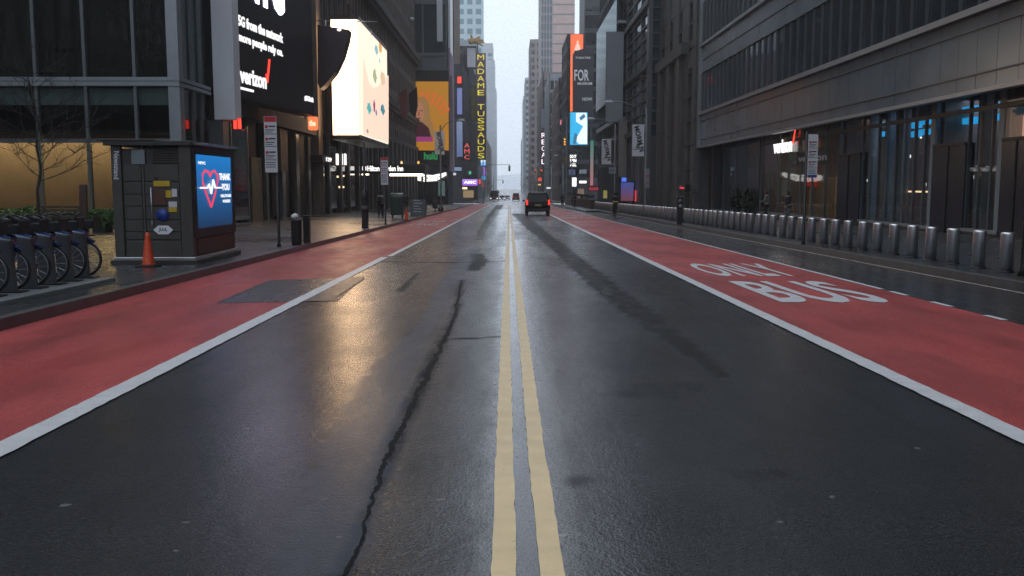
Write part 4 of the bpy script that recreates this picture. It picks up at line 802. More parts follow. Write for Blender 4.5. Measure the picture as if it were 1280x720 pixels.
for dx, dz, c in ((1.5, 1.1, .34), (2.3, .35, .30), (2.5, -.15, .30), (2.2, -.85, .27)): ch.append([(1.6, 0, .35, .62), (1.6+dx*.45, -.1, .25+dz*.6, c), (1.6+dx*.8, -.15, .2+dz, c*.8), (1.6+dx, -.15, .1+dz*1.15, c*.6)])
ch.append([(.9, 0, .2, .7), (1.0, -.3, 1.2, .32), (.6, -.35, 1.9, .24)])
hd = skinned('gold_hand_sculpture', ch, M['gold'], None, 2); hd.location = (hx, 231, hz); tag(hd, 'giant golden hand sculpture reaching out above the vertical gold letters', 'sculpture')
# right side signs
r = board('blank_grey_panel', 'tall blank grey sign panel jutting out on the right before the avenue', 'sign', 757.5, 779.5, 40, 152, 119.6, mat('blank_grey', (.30, .32, .36), .5, 0, .05, .3), .5, casing='frame', rim=.06)
board('beige_pylon_panel', 'narrow beige panel just below the blank grey panel', 'sign', 773.5, 784, 150, 221, 118.6, mat('beige_panel', (.24, .22, .20), .6, 0, .08, .5), .6, casing='frame', rim=.04)
# curved black banner
YF = 204.5; r = thing('black_lettered_banner', 'curved top black banner with large pale serif letters beyond the avenue', 'banner', atY(728, 150, YF))
b = MB(); b.prism([atY(x, y, YF) for x, y in ((716, 152), (716, 68), (722, 63), (732, 60), (742, 59), (742, 152))], (0, .5, 0)); b.build('cloth', mat('black_banner', (.022, .022, .028), .6, 0, .1, .4), r)
pl_ = emis('pale_letter', (.5, .52, .58), .6)
for t, x0, x1, ya, yb in (('FOR', 718, 736, 87, 101), ('MUSEUM', 722, 740, 103, 106), ('THEATRE', 719, 738, 71, 73.5), ('NOW', 728, 740, 122, 126)): text(t, pl_, r, atY(x0, yb, YF-.05), atY(x1, yb, YF-.05), atY(x0, ya, YF-.05), 'lettering', .05, .01)
o = emis('orange_screen', (1, .17, .05), 1.0); r = board('orange_tower_screen', 'tall vivid orange screen partly behind the black lettered banner', 'screen', 712.5, 729, 43, 150, 223.5, o, .5, rim=.02)
b = MB(); c = atY(722, 60, 223.3); b.prism([(c.x+x, 223.3, c.z+z) for x, z in ((-.5, -2.2), (.5, -2.2), (.4, -.6), (.9, -1.2), (.5, .6), (.2, 1.0), (.25, 1.7), (-.2, 1.7), (-.2, 1.0), (-.5, .5), (-.9, -1.0), (-.4, -.6))], (0, .05, 0)); b.build('pale_figure', emis('pale_orange_fig', (1, .6, .5), 1), r)
board('dim_red_screen', 'dim red screen left of the orange screen', 'screen', 703, 712, 98, 128, 246, emis('dim_red', (.32, .02, .03), .7, (.12, .02, .06)), .4)
board('lower_red_screen', 'dull magenta screen under the dim red one', 'screen', 704, 713, 131, 146, 245.5, emis('dull_magenta', (.28, .04, .10), .6), .4)
r = board('cyan_white_screen', 'bright cyan and white screen on the right beyond the avenue', 'screen', 712.5, 734.5, 140.5, 181, 203, emis('cyan_face', (.03, .42, .75), 1.1), .6)
b = MB(); c0 = [atY(x, y, 202.9) for x, y in ((720, 141), (733, 141), (734, 150), (734, 180), (724, 180), (719, 175), (729, 158), (720, 152))]; b.prism(c0, (0, .03, 0)); b.build('white_area', emis('white_area', (.8, .9, 1), 1.1), r)
b = MB(); b.prism([atY(x, y, 202.8) for x, y in ((724, 147), (730, 142), (732, 146), (726, 151))], (0, .03, 0)); b.prism([atY(x, y, 202.8) for x, y in ((716, 180), (718, 166), (722, 168), (720, 180))], (0, .03, 0)); b.each('dark_shape', emis('slate_shape', (.05, .2, .35), .8), r)
board('stacked_letter_sign', 'black sign with three rows of bright white letters', 'sign', 711.5, 721, 192, 209, 203.2, M['black'], .5, rim=.1)
for k in range(3):
    a, c = atY(712.5, 197.5+k*5.2, 203), atY(720.5, 193.5+k*5.2, 203); tt = text(('DO IT', 'SPIN', 'ALL')[k], M['whitelight'], [o_ for o_ in S.objects if o_.name.startswith('stacked_letter_sign')][0], (a.x, 203.1, a.z), (c.x, 203.1, a.z), (a.x, 203.1, c.z), 'lettering', .05, .04)
board('teal_pink_banner', 'long vertical teal and pink banner sign beyond the avenue', 'banner', 737.5, 742, 175.5, 232, 150.2, emis('pink_teal', (.55, .2, .24), .7, (.02, .3, .24)), .3)
board('bright_white_sign', 'small bright white lit sign low on the right', 'sign', 714, 720.5, 222, 233, 203.4, M['whitelight'], .4)
board('white_strip_sign', 'thin bright white strip sign right of the bright white sign', 'sign', 724, 733, 226, 229, 203.6, M['whitelight'], .4)
board('white_pink_sign', 'small pinkish white lit sign near the far signals', 'sign', 702.5, 708, 222, 226, 244, emis('pinkish', (1, .75, .75), 1.2), .4)
board('red_shop_fascia', 'dull red shop fascia under the teal and pink banner', 'sign', 736, 748, 234, 238, 150, emis('red_fascia', (.35, .04, .07), .7), .3)
r = board('vertical_cinema_sign', 'white lit vertical cinema letters on a dark blade sign', 'sign', 676, 683, 165, 206, 330, M['dkframe'], .8, 'REGAL', emis('cinema_white', (1, .85, .95), 1.5), True)
board('blank_lilac_billboard', 'blank lilac grey billboard above the vertical cinema sign', 'billboard', 676, 687, 136, 160, 331, mat('lilac_blank', (.33, .33, .40), .6), .4, casing='dkframe')
board('lit_board_right', 'colourful lit shop display behind the bollards on the right', 'screen', 776, 792, 228, 251, 112, emis('mixed_display', (.20, .06, .07), .7, (.05, .10, .4)), .3)
for a_ in (('pink lit sign high on the red screen block', 'sign', 700, 704, 150, 156, 246.4, emis('small_sign_lit', (.8, .2, .3), .9), .3),
  ('small red lit sign low beside the far signals', 'sign', 672.5, 677, 222, 226.5, 329, emis('small_sign_lit', (.9, .08, .05), .9), .3),
  ('tiny yellow lit shop sign low under the cinema sign', 'sign', 672, 676, 230, 231.5, 328, emis('small_sign_lit', (.9, .7, .2), 1), .3),
  ('pale lit canopy strip behind the black car', 'sign', 683, 692, 234, 236, 289, emis('small_sign_lit', (.8, .85, .9), 1), .3),
  ('white lit square sign between the far lamp posts', 'sign', 704, 709, 222.5, 227, 246.2, emis('small_sign_lit', (1, .9, .92), 1.2), .3),
  ('orange lit shop strip low right of the black car', 'sign', 704, 709, 233, 235, 246, emis('small_sign_lit', (1, .4, .15), .9), .3),
  ('blue grey lit panel under the stacked white letters', 'sign', 711, 719, 212, 219, 204.9, emis('small_sign_lit', (.05, .07, .14), .9), .2),
  ('wide pale sign plate right of the stacked letters', 'sign', 724, 733, 212, 217, 204.7, M['greyst'], .2),
  ('green lit cross sign low on the far left', 'sign', 586, 589, 214, 218, 203.2, emis('small_sign_lit', (.05, .5, .25), .8), .3),
  ('red lit shop sign low on the far left', 'sign', 598, 601, 224, 230, 231.6, emis('small_sign_lit', (.8, .08, .08), .9), .3),
  ('dull red vertical sign by the far left kerb', 'sign', 602.5, 605, 227, 234, 299, emis('small_sign_lit', (.6, .08, .06), .8), .3),
  ('row of pale lit windows over the far left shops', 'sign', 563, 570, 216, 219, 203, emis('small_sign_lit', (.6, .62, .75), .9), .3),
  ('green grey lit shop window at the far left corner', 'shop window', 548, 556, 226, 245, YP-.6, emis('small_sign_lit', (.08, .14, .13), .7), .3),
  ('amber lit shop window beside the far left crossing', 'shop window', 579, 592, 238, 247, 203.3, emis('small_sign_lit', (.35, .24, .12), .7), .3),
  ('dim warm shop window low on the far right corner', 'shop window', 722, 730, 236, 247, 204.8, emis('small_sign_lit', (.22, .15, .10), .7), .3),
  ('small yellow green sign under the narrow beige panel', 'sign', 754, 759, 238, 248, 121.5, emis('small_sign_lit', (.28, .26, .08), .7), .2),
  ('red lit vertical strip right of the colourful display', 'sign', 793.5, 795.5, 238, 252, 111, emis('small_sign_lit', (.8, .06, .08), .8), .2),
  ('blue lit small sign above the colourful display', 'sign', 777, 783, 222, 227, 111.5, emis('small_sign_lit', (.1, .2, .9), .9), .2)):
    board('shop_window' if a_[1] == 'shop window' else 'lit_sign', *a_[:-1], depth=a_[-1], rim=.05)
# ---------------------------------------------------------------- lamps, signals, sign posts
def rose(n): return [(.02*i, .02*i) for i in range(n)]
def lamp_post(label, x, y, h, armdir, armlen, banner=None, group='street lamps'):
    z = sw(y); r = thing('street_lamp', label, 'street lamp', (x, y, z), group)
    MB().lathe([(.22, 0), (.2, .15), (.16, .6), (.10, 1.0), (.09, 1.2), (.075, h)], (x, y, z), 12).build('pole', M['frame'], r)
    e = Vector((x+armdir*armlen, y, z+h+.5)); MB().tube([(x, y, z+h-.6), (x+armdir*armlen*.25, y, z+h+.1), (x+armdir*armlen*.6, y, z+h+.42), tuple(e)], [.05, .045, .04, .035], 6).build('arm', M['frame'], r)
    MB().add([(e.x-.35, y-.16, e.z-.08), (e.x+.35, y-.16, e.z-.08), (e.x+.35, y+.16, e.z-.08), (e.x-.35, y+.16, e.z-.08), (e.x-.22, y-.1, e.z+.1), (e.x+.22, y-.1, e.z+.1), (e.x+.22, y+.1, e.z+.1), (e.x-.22, y+.1, e.z+.1)], [(0, 3, 2, 1), (4, 5, 6, 7), (0, 1, 5, 4), (1, 2, 6, 5), (2, 3, 7, 6), (3, 0, 4, 7)]).build('lamp_head', M['lightm'], r)
    return r
def mormon(label, px0, px1, py0, py1, Y, pole):
    a, c = atY(px0, py1, Y), atY(px1, py0, Y); r = thing('street_banner', label, 'banner', ((a.x+c.x)/2, Y, a.z), 'white lamp post banners with tilted black letters')
    MB().box(a.x, c.x, Y-.01, Y+.01, a.z, c.z).build('cloth', M['white'], r)
    w_, h_ = c.x-a.x, c.z-a.z; P = lambda u, v: Vector((a.x+w_*u, Y-.02, a.z+h_*v))
    text('MORM N', M['dkink'], r, P(.12, .93), P(.62, .12), P(.55, .98), 'lettering', .005, .03)
    b = MB(); b.prism([P(.5+.13*math.cos(t*.63), .36+.06*math.sin(t*.63)) for t in range(10)], (0, .005, 0)); b.prism([P(u, v) for u, v in ((.05, .2), (.95, .2), (.95, .22), (.05, .22))], (0, .005, 0)); b.prism([P(u, v) for u, v in ((.25, .24), (.6, .24), (.62, .33), (.4, .36))], (0, .005, 0)); b.build('printed_shape', mat('grey_print', (.2, .19, .18), .5), r)
    b = MB()
    for z in (a.z, c.z): b.tube([(pole, Y, z), (a.x if pole > c.x else c.x, Y, z)], .02, 5)
    b.build('bracket', M['steel'], r)
lamp_post('street lamp on the right kerb carrying the larger white banner', 9.75, 66, 7.6, -1, 2.7)
mormon('larger white banner on the right lamp post, tilted black letters', 790, 805.5, 156, 195, 66, 9.75)
lamp_post('farther right street lamp beside the blank grey panel', 9.6, 84, 7.9, -1, 2.2)
mormon('smaller white banner on the farther right lamp post', 752, 764, 174, 205, 84, 9.6)
b = thing('street_sign', 'plain white street sign plate under the smaller right banner', 'sign', atY(765, 218, 83.9)); a, c = atY(761, 217, 83.8), atY(770, 209, 83.8)
MB().box(a.x, c.x, 83.75, 83.8, a.z, c.z).build('plate', M['lightm'], b); MB().box(a.x+.1, c.x-.1, 83.74, 83.749, a.z+.25, a.z+.3).build('print_line', M['dkink'], b)
b = thing('parking_sign', 'narrow pale parking sign on the right lamp post', 'sign', atY(809.5, 235, 65.8)); a, c = atY(806.5, 235, 65.8), atY(812, 211, 65.8)
MB().box(a.x, c.x, 65.78, 65.81, a.z, c.z).build('plate', M['lightm'], b); MB().box(a.x+.04, c.x-.04, 65.77, 65.779, a.z+.3, a.z+.38).box(a.x+.04, c.x-.04, 65.77, 65.779, a.z+.8, a.z+.9).build('print_line', M['redsign'], b)
lamp_post('left kerb street lamp with a small white banner before the orange poster', -6.75, 92, 8.4, 1, 2.1)
mormon('small white banner on the left kerb lamp post', 543.5, 555.5, 164, 193, 92, -6.75)
lamp_post('far right street lamp near the stacked letter sign', 9.5, 140, 7.0, -1, 2.4); lamp_post('far right street lamp just past the avenue', 9.5, 208, 8.0, -1, 3.0); lamp_post('far left street lamp past the avenue', -7, 210, 8.5, 1, 2.6)
def signal_head(name, parent, x, y, z, lit=None, m='sigyel', s=1.0, face=-1):
    o = MB().box(x-.18*s, x+.18*s, y-.12, y+.12, z, z+1.05*s).build(name, M[m], parent, .02)
    for i, k in enumerate(('redlamp', 'amberlamp', 'black')):
        on = (lit == i); b = MB(); b.lathe([(.10*s, 0), (.115*s, -.05)], (x, y+face*.125, z+(.87-.34*i)*s), 10, 'y'); b.build('lens', M[k] if on else M['black'], o)
    return o
def mast(label, x, y, arm, length, za, lit=None, facing=-1):
    z = sw(y); r = thing('traffic_signal', label, 'traffic signal', (x, y, z))
    MB().lathe([(.2, 0), (.16, .3), (.1, 1), (.08, za-z+.9)], (x, y, z), 10).build('pole', M['frame'], r)
    MB().tube([(x, y, za-.35), (x+arm*length*.3, y, za-.02), (x+arm*length, y, za+.05)], [.06, .05, .035], 6).build('mast_arm', M['frame'], r)
    signal_head('signal_head', r, x+arm*length*.98, y, za-1.15, lit, 'frame' if facing > 0 else 'sigyel', 1, facing)
    return r
mast('traffic signal mast reaching over the road from the far left kerb', atY(604, 240, 165).x, 165, 1, atY(637.5, 207, 165).x-atY(604, 207, 165).x, Zat(206, 165), None, 1)
mast('smaller farther traffic signal arm seen against the hazy sky', atY(617, 240, 305).x, 305, 1, atY(629, 226, 305).x-atY(617, 226, 305).x, Zat(225, 305), None, 1)
mast('right side traffic signal mast with a lit red lamp', 9.6, 164, -1, 3.9, Zat(211, 164), 0)
mast('farther right traffic signal mast with a lit red lamp by the dark car roof', 9.4, 204.5, -1, 3.6, Zat(211, 204), 0)
r = thing('pole_signal_pair', 'two stacked amber lit traffic signals on a far right pole', 'traffic signal', (atY(708, 250, 150).x, 150, sw(150)))
x = atY(708, 200, 150).x; MB().lathe([(.18, 0), (.14, .4), (.09, 1), (.08, 14)], (x, 150, sw(150)), 10).build('pole', M['frame'], r)
for py in (182, 206):
    z = Zat(py, 150); o = MB().box(x-.5, x-.1, 149.8, 150.05, z, z+1.25).build('signal_head', M['sigyel'], r, .02)
    for k in range(3): MB().lathe([(.12, 0), (.13, -.05)], (x-.3, 149.79, z+.2+k*.4), 8, 'y').build('lens', M['amberlamp'] if py < 190 else mat('dull_lens', (.3, .12, .02), .4), o)
MB().tube([(x-2.6, 150, Zat(190, 150)), (x-1.2, 150, Zat(187, 150)), (x, 150, Zat(191, 150)), (x+1.4, 150, Zat(187, 150)), (x+2.4, 150, Zat(189, 150))], .05, 6).build('lamp_arm', M['frame'], r)
def bus_sign(label, x, y, py_top, py_bot, px0, px1, blue=False):
    z = sw(y); a, c = atY(px0, py_bot, y), atY(px1, py_top, y); r = thing('bus_stop_sign', label, 'bus stop sign', (x, y, z))
    MB().lathe([(.07, 0), (.045, .1), (.04, c.z+.08-z)], (x, y, z), 10).build('pole', M['dkmetal'], r)
    MB().box(a.x, c.x, y-.075, y-.05, a.z, c.z).build('panel', M['white'], r)
    H = c.z-a.z; W = c.x-a.x
    MB().box(a.x+.01, c.x-.01, y-.082, y-.0751, a.z+H*(0 if blue else .90), a.z+H*(.06 if blue else .995)).build('coloured_band', M['bluesign' if blue else 'redsign'], r)
    b = MB(); b2 = MB()
    for k, t in enumerate((.84, .62, .38)):
        b2.box(a.x+.03, a.x+W*.3, y-.082, y-.0752, a.z+H*(t-.05), a.z+H*t); b.box(a.x+W*.36, c.x-.04, y-.082, y-.0753, a.z+H*(t-.03), a.z+H*(t-.005)); b.box(a.x+.03, c.x-.06, y-.082, y-.0753, a.z+H*(t-.09), a.z+H*(t-.075)); b.box(a.x+.03, c.x-.12, y-.082, y-.0753, a.z+H*(t-.125), a.z+H*(t-.115)); b.box(a.x+.01, c.x-.01, y-.082, y-.0753, a.z+H*(t-.16), a.z+H*(t-.15))
    for t in (.17, .13, .09): b.box(a.x+.03, c.x-.05, y-.082, y-.0753, a.z+H*(t), a.z+H*(t+.012))
    b.build('print_line', M['dkink'], r); b2.build('route_badge', M['redsign'], r)
p = atG(349, 308, KB); bus_sign('bus stop sign with red top beside the newsstand', p.x, p.y, 145.5, 215.5, 332.5, 346)
p = atG(482, 281, KB); bus_sign('farther bus stop sign near the walking person', p.x, p.y, 197, 231, 476.5, 485)
p = atG(1004, 306, KB); bus_sign('bus stop sign with blue foot standing among the right bollards', p.x, p.y, 168, 222, 1008, 1022, True)
# ---------------------------------------------------------------- bollards
bol = thing('steel_bollard', 'brushed steel bollard in the long even row along the right kerb', 'bollard', (0, 0, 0), 'steel bollards along the right kerb')
MB().lathe([(.128, 0), (.128, .74), (.124, .765), (.112, .775), (.01, .78)], (0, 0, 0), 24).build('post', M['steel'], bol, local=True)
MB().lathe([(.155, 0), (.15, .02), (.13, .03)], (0, 0, 0), 20).build('collar', M['dkmetal'], bol, local=True)
y0 = atG(1257, 340, KB); xb_ = y0.x; first = True; y = y0.y-1.06*1
n = 0
while y < 104:
    if not (abs(y-atG(1004, 306, KB).y) < .2):
        jx = random.gauss(0, .012)
        if first: bol.location = (xb_, y, sw(y)); first = False
        else: c = copy_tree(bol, None, (xb_+jx, y+random.gauss(0, .015), sw(y)), random.uniform(0, 6)); c.rotation_euler.x = random.gauss(0, .006); c.rotation_euler.y = random.gauss(0, .006)
        n += 1
    y += 1.06
# ---------------------------------------------------------------- newsstand
Pn = atG(243, 330, KB); NX1, NY0 = Pn.x, Pn.y; NX0 = atY(141, 250, NY0).x; NY1 = Yat(292, NX1); ng = sw(NY0)-.05
def N(px, py, o=0): return atY(px, py, NY0-o)
ntop = N(242, 182).z
r = thing('newsstand_kiosk', 'dark bronze newsstand kiosk with a blue thank you screen on its road side', 'newsstand', ((NX0+NX1)/2, (NY0+NY1)/2, sw(NY0)))
b = MB(); b.box(NX0+.06, NX1-.06, NY0+.06, NY1-.06, ng, ntop-.06); b.build('core', M['kioskd'], r)
b = MB(); w0, w1 = N(150, 0).x, N(225, 0).x
b.box(NX0, N(153, 250).x, NY0, NY0+.1, ng+.2, ntop); b.box(N(225, 250).x, NX1, NY0, NY0+.1, ng+.2, ntop); b.box(NX1-.1, NX1-.001, NY0+.101, NY0+.22, ng+.2, ntop); b.box(NX1-.1, NX1-.001, NY1-.15, NY1, ng+.2, ntop)
b.box(N(178, 250).x, N(181, 250).x, NY0+.01, NY0+.1, ng+.2, ntop); b.each('corner_panel', M['kiosk'], r, bevel=.008)
b = MB(); zr = [N(200, y).z for y in (205, 227, 243, 258, 275, 290, 300)]
for i, z in enumerate(zr):
    zt_ = N(200, 205).z if i == 0 else zr[i-1]
    if i: b.box(N(181.5, 250).x, N(224, 250).x, NY0+.02, NY0+.09, z+.012, zt_-.012); b.box(N(155, 250).x, N(177, 250).x, NY0+.03, NY0+.09, z+.012, zt_-.012)
b.box(N(155, 250).x, N(224, 250).x, NY0+.03, NY0+.09, ng+.2, zr[-1]-.02); b.box(N(181.5, 0).x, N(224, 0).x, NY0+.03, NY0+.09, zr[0]+.01, N(200, 186).z); b.build('shutter_panel', M['kiosk'], r, .004)
b = MB()
for k in range(7): z = N(200, 203).z+k*.05; b.obox((N(182, 0).x, NY0+.0, z), (N(221, 0).x-N(182, 0).x, 0, 0), (0, .03, .03), (0, .004, -.006))
b.build('vent_grille', M['kiosk'], r)
b = MB(); b.box(N(155, 0).x, N(172, 0).x, NY0+.005, NY0+.03, N(160, 205).z, N(160, 187).z); b.build('grey_plate', M['frost'], r)
b = MB(); b.tube([(N(179, 0).x, NY0-.03, ng+.9), (N(179, 0).x, NY0-.03, ntop-.9)], .012, 6); b.box(N(178, 0).x, N(180, 0).x, NY0-.04, NY0+.01, 1.1-.3, 1.2-.3); b.build('lock_bar', M['steel'], r)
b = MB(); b.box(NX0-.08, NX1+.1, NY0-.09, NY1+.1, ng, ng+.14); b.build('base', M['kioskd'], r, .01); b = MB(); b.box(NX0-.03, NX1+.04, NY0-.03, NY1+.04, ng+.141, ng+.2); b.build('base_trim', M['steel'], r, .01)
b = MB(); b.box(NX0-.12, NX1+.05, NY0-.1, NY1+.1, ntop, ntop+.1); b.box(NX0-.25, NX0+1.0, NY0-.12, NY1+.05, ntop+.1, ntop+.14); b.build('roof', M['kioskd'], r, .01)
b = MB()
for k in range(5): b.box(NX1+.051, NX1+.34, NY0+.1+k*.52, NY0+.5+k*.52, ntop+.03, ntop+.055)
b.each('roof_slat', M['lightm'], r)
# side screen
def K(px, py, o=.0): return atX(px, py, NX1+o)
sy0, sy1 = K(245, 250).y, K(288, 250).y; sz0, sz1 = K(245, 286).z, K(245, 193).z
b = MB(); b.box(NX1-.08, NX1+.03, NY0+.02, NY1-.02, sz0-.2, sz1+.16); sc_ = b.build('screen_frame', M['black'], r, .01)
b = MB(); b.box(NX1-.02, NX1+.034, sy0, sy1, sz0, sz1); b.build('screen', emis('blue_ad', (.006, .03, .085), 1.0, (.01, .19, .55)), sc_)
b = MB(); b.box(NX1-.06, NX1+.02, NY0+.24, NY1-.17, ng+.23, sz0-.22); b.build('lower_panel', M['rust'], r)
H = sz1-sz0; Wd = sy1-sy0
def Q(u, v, o=.036): return Vector((NX1+o, sy0+Wd*u, sz0+H*v))
b = MB(); hp = [(.41, .28), (.27, .48), (.19, .62), (.19, .73), (.27, .79), (.36, .77), (.41, .71), (.46, .77), (.55, .79), (.63, .73), (.63, .62), (.55, .48), (.41, .28)]
b.tube([Q(u*.95-.03, v) for u, v in hp], .028, 6); b.build('heart_shape', emis('heart_red', (.95, .06, .12), 1), sc_)
b = MB(); b.tube([Q(u, v, .06) for u, v in ((.06, .55), (.25, .55), (.3, .60), (.35, .47), (.42, .66), (.47, .55), (.66, .55))], .022, 6); b.build('pulse_line', M['letter'], sc_)
for t, u0, u1, v0, v1 in (('THANK', .62, .97, .66, .76), ('YOU', .68, .93, .51, .61), ('HEALTHCARE', .65, .97, .41, .455), ('WORKERS', .70, .94, .33, .375), ('NYC', .05, .24, .87, .91)): text(t, M['letter'], sc_, Q(u0, v0), Q(u1, v0), Q(u0, v1), 'lettering', .006, .05)
text('Newsstand', M['whitepanel'], r, N(142.5, 189, .004), N(142.5, 224, .004), N(149, 189, .004), 'lettering', .005, .01)
def stick(name, px0, px1, py0, py1, m, o=.004): a, c = N(px0, py1), N(px1, py0); return MB().box(a.x, c.x, NY0-o, NY0+.022, a.z, c.z).build(name, M[m], r)
stick('yellow_sticker', 192, 212, 226, 233, 'yellow'); stick('small_sticker', 192, 197, 221, 225, 'dkink'); stick('dark_notice', 192, 207, 237, 256, 'redsign' if 0 else 'rust'); stick('yellow_notice', 207, 214, 238, 247, 'yellow'); stick('white_notice', 215, 221, 236, 246, 'white'); stick('white_flyer', 211, 221, 252, 259, 'white'); stick('yellow_flyer', 211, 221, 259.2, 265, 'yellow')
c = N(203, 269); MB().lathe([(.14, 0), (.14, -.024)], (c.x, NY0+.02, c.z), 16, 'y').build('round_sticker', M['bluesign'], r); text('OPEN', M['yellow'], r, (c.x-.1, NY0-.006, c.z-.03), (c.x+.1, NY0-.006, c.z-.03), (c.x-.1, NY0-.006, c.z+.03), 'lettering', .003, .03) if 0 else None
a, c = N(192, 293), N(216, 282); zm = (a.z+c.z)/2; b = MB(); b.prism([(a.x, NY0-.003, zm), (a.x+.11, NY0-.003, a.z), (c.x-.11, NY0-.003, a.z), (c.x, NY0-.003, zm), (c.x-.11, NY0-.003, c.z), (a.x+.11, NY0-.003, c.z)], (0, .02, 0)); b.build('hexagon_sticker', M['whitepanel'], r)
text('JUUL', M['dkink'], r, (a.x+.12, NY0-.004, a.z+.05), (c.x-.12, NY0-.004, a.z+.05), (a.x+.12, NY0-.004, c.z-.05), 'lettering', .003, .03)
# traffic cones
def cone(label, x, y, s=1.0):
    r = thing('traffic_cone', label, 'traffic cone', (x, y, sw(y)))
    MB().lathe([(.14*s, .03), (.125*s, .06), (.055*s, .62*s), (.035*s, .72*s), (.02*s, .72*s)], (x, y, sw(y)), 20).build('body', M['cone'], r); MB().box(x-.21*s, x+.21*s, y-.21*s, y+.21*s, sw(y), sw(y)+.035).build('foot', M['rubber'], r, .01)
p = atG(186, 333, KB); cone('orange traffic cone leaning by the newsstand front', p.x, p.y, 1.0); p = atG(508, 275.5, KB); cone('small faded orange cone next to the green box', p.x, p.y, 1.0)
# ---------------------------------------------------------------- share bikes and docks
def torus(b, c, Rr, rr, n=28, m=6):
    vs = []; fs = []
    for i in range(n):
        a = 6.2832*i/n
        for j in range(m): t = 6.2832*j/m; q = Rr+rr*math.cos(t); vs.append((c[0]+q*math.cos(a), c[1]+rr*math.sin(t), c[2]+q*math.sin(a)))
    for i in range(n):
        for j in range(m): fs.append((i*m+j, ((i+1) % n)*m+j, ((i+1) % n)*m+(j+1) % m, i*m+(j+1) % m))
    b.add(vs, fs, True)
def make_bike():
    r = thing('share_bike', '', 'bicycle', (0, 0, 0), 'blue share bikes in the dock row')
    for x in (0, -1.08):
        b = MB(); torus(b, (x, 0, .33), .30, .022); o = b.build('wheel', M['rubber'], r, local=True)
        b = MB(); torus(b, (x, 0, .33), .272, .009, 28, 4)
        for k in range(14): a = 6.2832*k/14; b.tube([(x, 0, .33), (x+.27*math.cos(a), .02*(-1)**k, .33+.27*math.sin(a))], .0025, 4, False)
        b.lathe([(.03, -.05), (.03, .05)], (x, 0, .33), 10, 'y'); b.build('rim', M['steel'], o, local=True)
    MB().tube([(-.12, 0, .98), (-.1, 0, .85), (-.35, 0, .5), (-.62, 0, .38), (-.72, 0, .8)], [.025, .03, .035, .035, .02], 8).tube([(-.62, 0, .36), (-1.08, .06, .33)], .018, 6).tube([(-.69, 0, .62), (-1.08, .06, .33)], .014, 6).tube([(-.1, 0, .86), (-.02, .06, .5), (0, .06, .33)], .016, 6).tube([(-.1, 0, .86), (-.02, -.06, .5), (0, -.06, .33)], .016, 6).build('frame', M['bikeblue'], r, local=True)
    b = MB(); b.obox((-1.38, -.05, .40), (.0, .1, 0), (.2, 0, .34), (.02, 0, -.02)); b.obox((-1.2, -.055, .735), (.0, .11, 0), (.35, 0, -.03), (0, 0, .03)); b.obox((-1.3, -.07, .42), (.35, 0, .22), (0, .02, 0), (0, 0, .2)); b.build('rear_mudguard', M['bikeblue'], r, .01, local=True)
    b = MB(); b.tube([(.2, 0, .62), (.05, 0, .69), (-.15, 0, .66)], .03, 6); b.build('front_mudguard', M['bikeblue'], r, local=True)
    MB().prism([(-.16, -.09, .62), (.06, -.09, .60), (.10, -.09, .82), (-.10, -.09, .90)], (0, .18, 0)).build('front_cover', M['bikeblue'], r, .03, local=True)
    b = MB(); b.tube([(-.12, 0, .98), (-.1, 0, 1.08)], .02, 6); b.tube([(-.26, -.3, 1.1), (-.12, -.2, 1.13), (-.1, 0, 1.08), (-.12, .2, 1.13), (-.26, .3, 1.1)], .014, 6); b.build('handlebar', M['dkmetal'], r, local=True)
    b = MB(); b.box(.0, .26, -.13, .13, .86, .88); b.box(.24, .26, -.14, .14, .86, 1.06); b.box(-.02, .0, -.14, .14, .88, 1.02); b.box(.0, .24, -.14, -.125, .86, 1.0); b.box(.0, .24, .125, .14, .86, 1.0); b.build('basket', M['dkmetal'], r, .01, local=True)
    b = MB(); b.tube([(-.86, 0, 1.0), (-.72, 0, 1.02), (-.58, 0, 1.0)], [.09, .075, .025], 10); b.tube([(-.72, 0, .8), (-.73, 0, .99)], .015, 6); b.build('saddle', M['black'], r, local=True)
    return r
def make_dock():
    r = thing('bike_dock', '', 'bike dock', (0, 0, 0), 'grey bike docks on the platform')
    MB().prism([(-.12, -.05, 0), (.13, -.05, 0), (.09, -.05, .76), (-.15, -.05, .80)], (0, .1, 0)).build('body', M['dock'], r, .012, local=True)
    MB().obox((-.16, -.055, .80), (.26, 0, -.04), (0, .11, 0), (0, 0, .02)).build('top_cap', M['lightm'], r, .005, local=True)
    MB().box(-.17, .24, -.09, .14, 0, .02).build('foot_plate', M['dkmetal'], r, local=True)
    return r
pf = 0.07
db, dd = make_bike(), make_dock()
d5 = atG(103, 347.5, KB+pf); d1 = atG(12, 365.5, KB+pf); stp = (d5.y-d1.y)/4
for i in range(7):
    y = d5.y-i*stp; x = d5.x+(d1.x-d5.x)*i/4*0; z = sw(y)+pf
    if i == 0: dd.location = (x, y, z); dd['label'] = 'grey bike dock nearest the newsstand'; d_ = dd
    else: d_ = copy_tree(dd, None, (x, y, z), None, f'{ORD[i]} grey bike dock counted from the newsstand end')
    bx = (x-.02, y+.13, z); rz = R(random.uniform(-3, 3)) if i else R(2)
    if i == 0: db.location = bx; db['label'] = 'blue share bike docked nearest the newsstand'; db.rotation_euler.z = rz
    else: copy_tree(db, None, bx, rz, f'{ORD[i]} blue share bike counted from the newsstand end')
pe = atG(134, 347, KB+pf); b = MB(); ya, yb = pe.y+.1, 9.0; xr = atG(60, 364, KB+pf).x
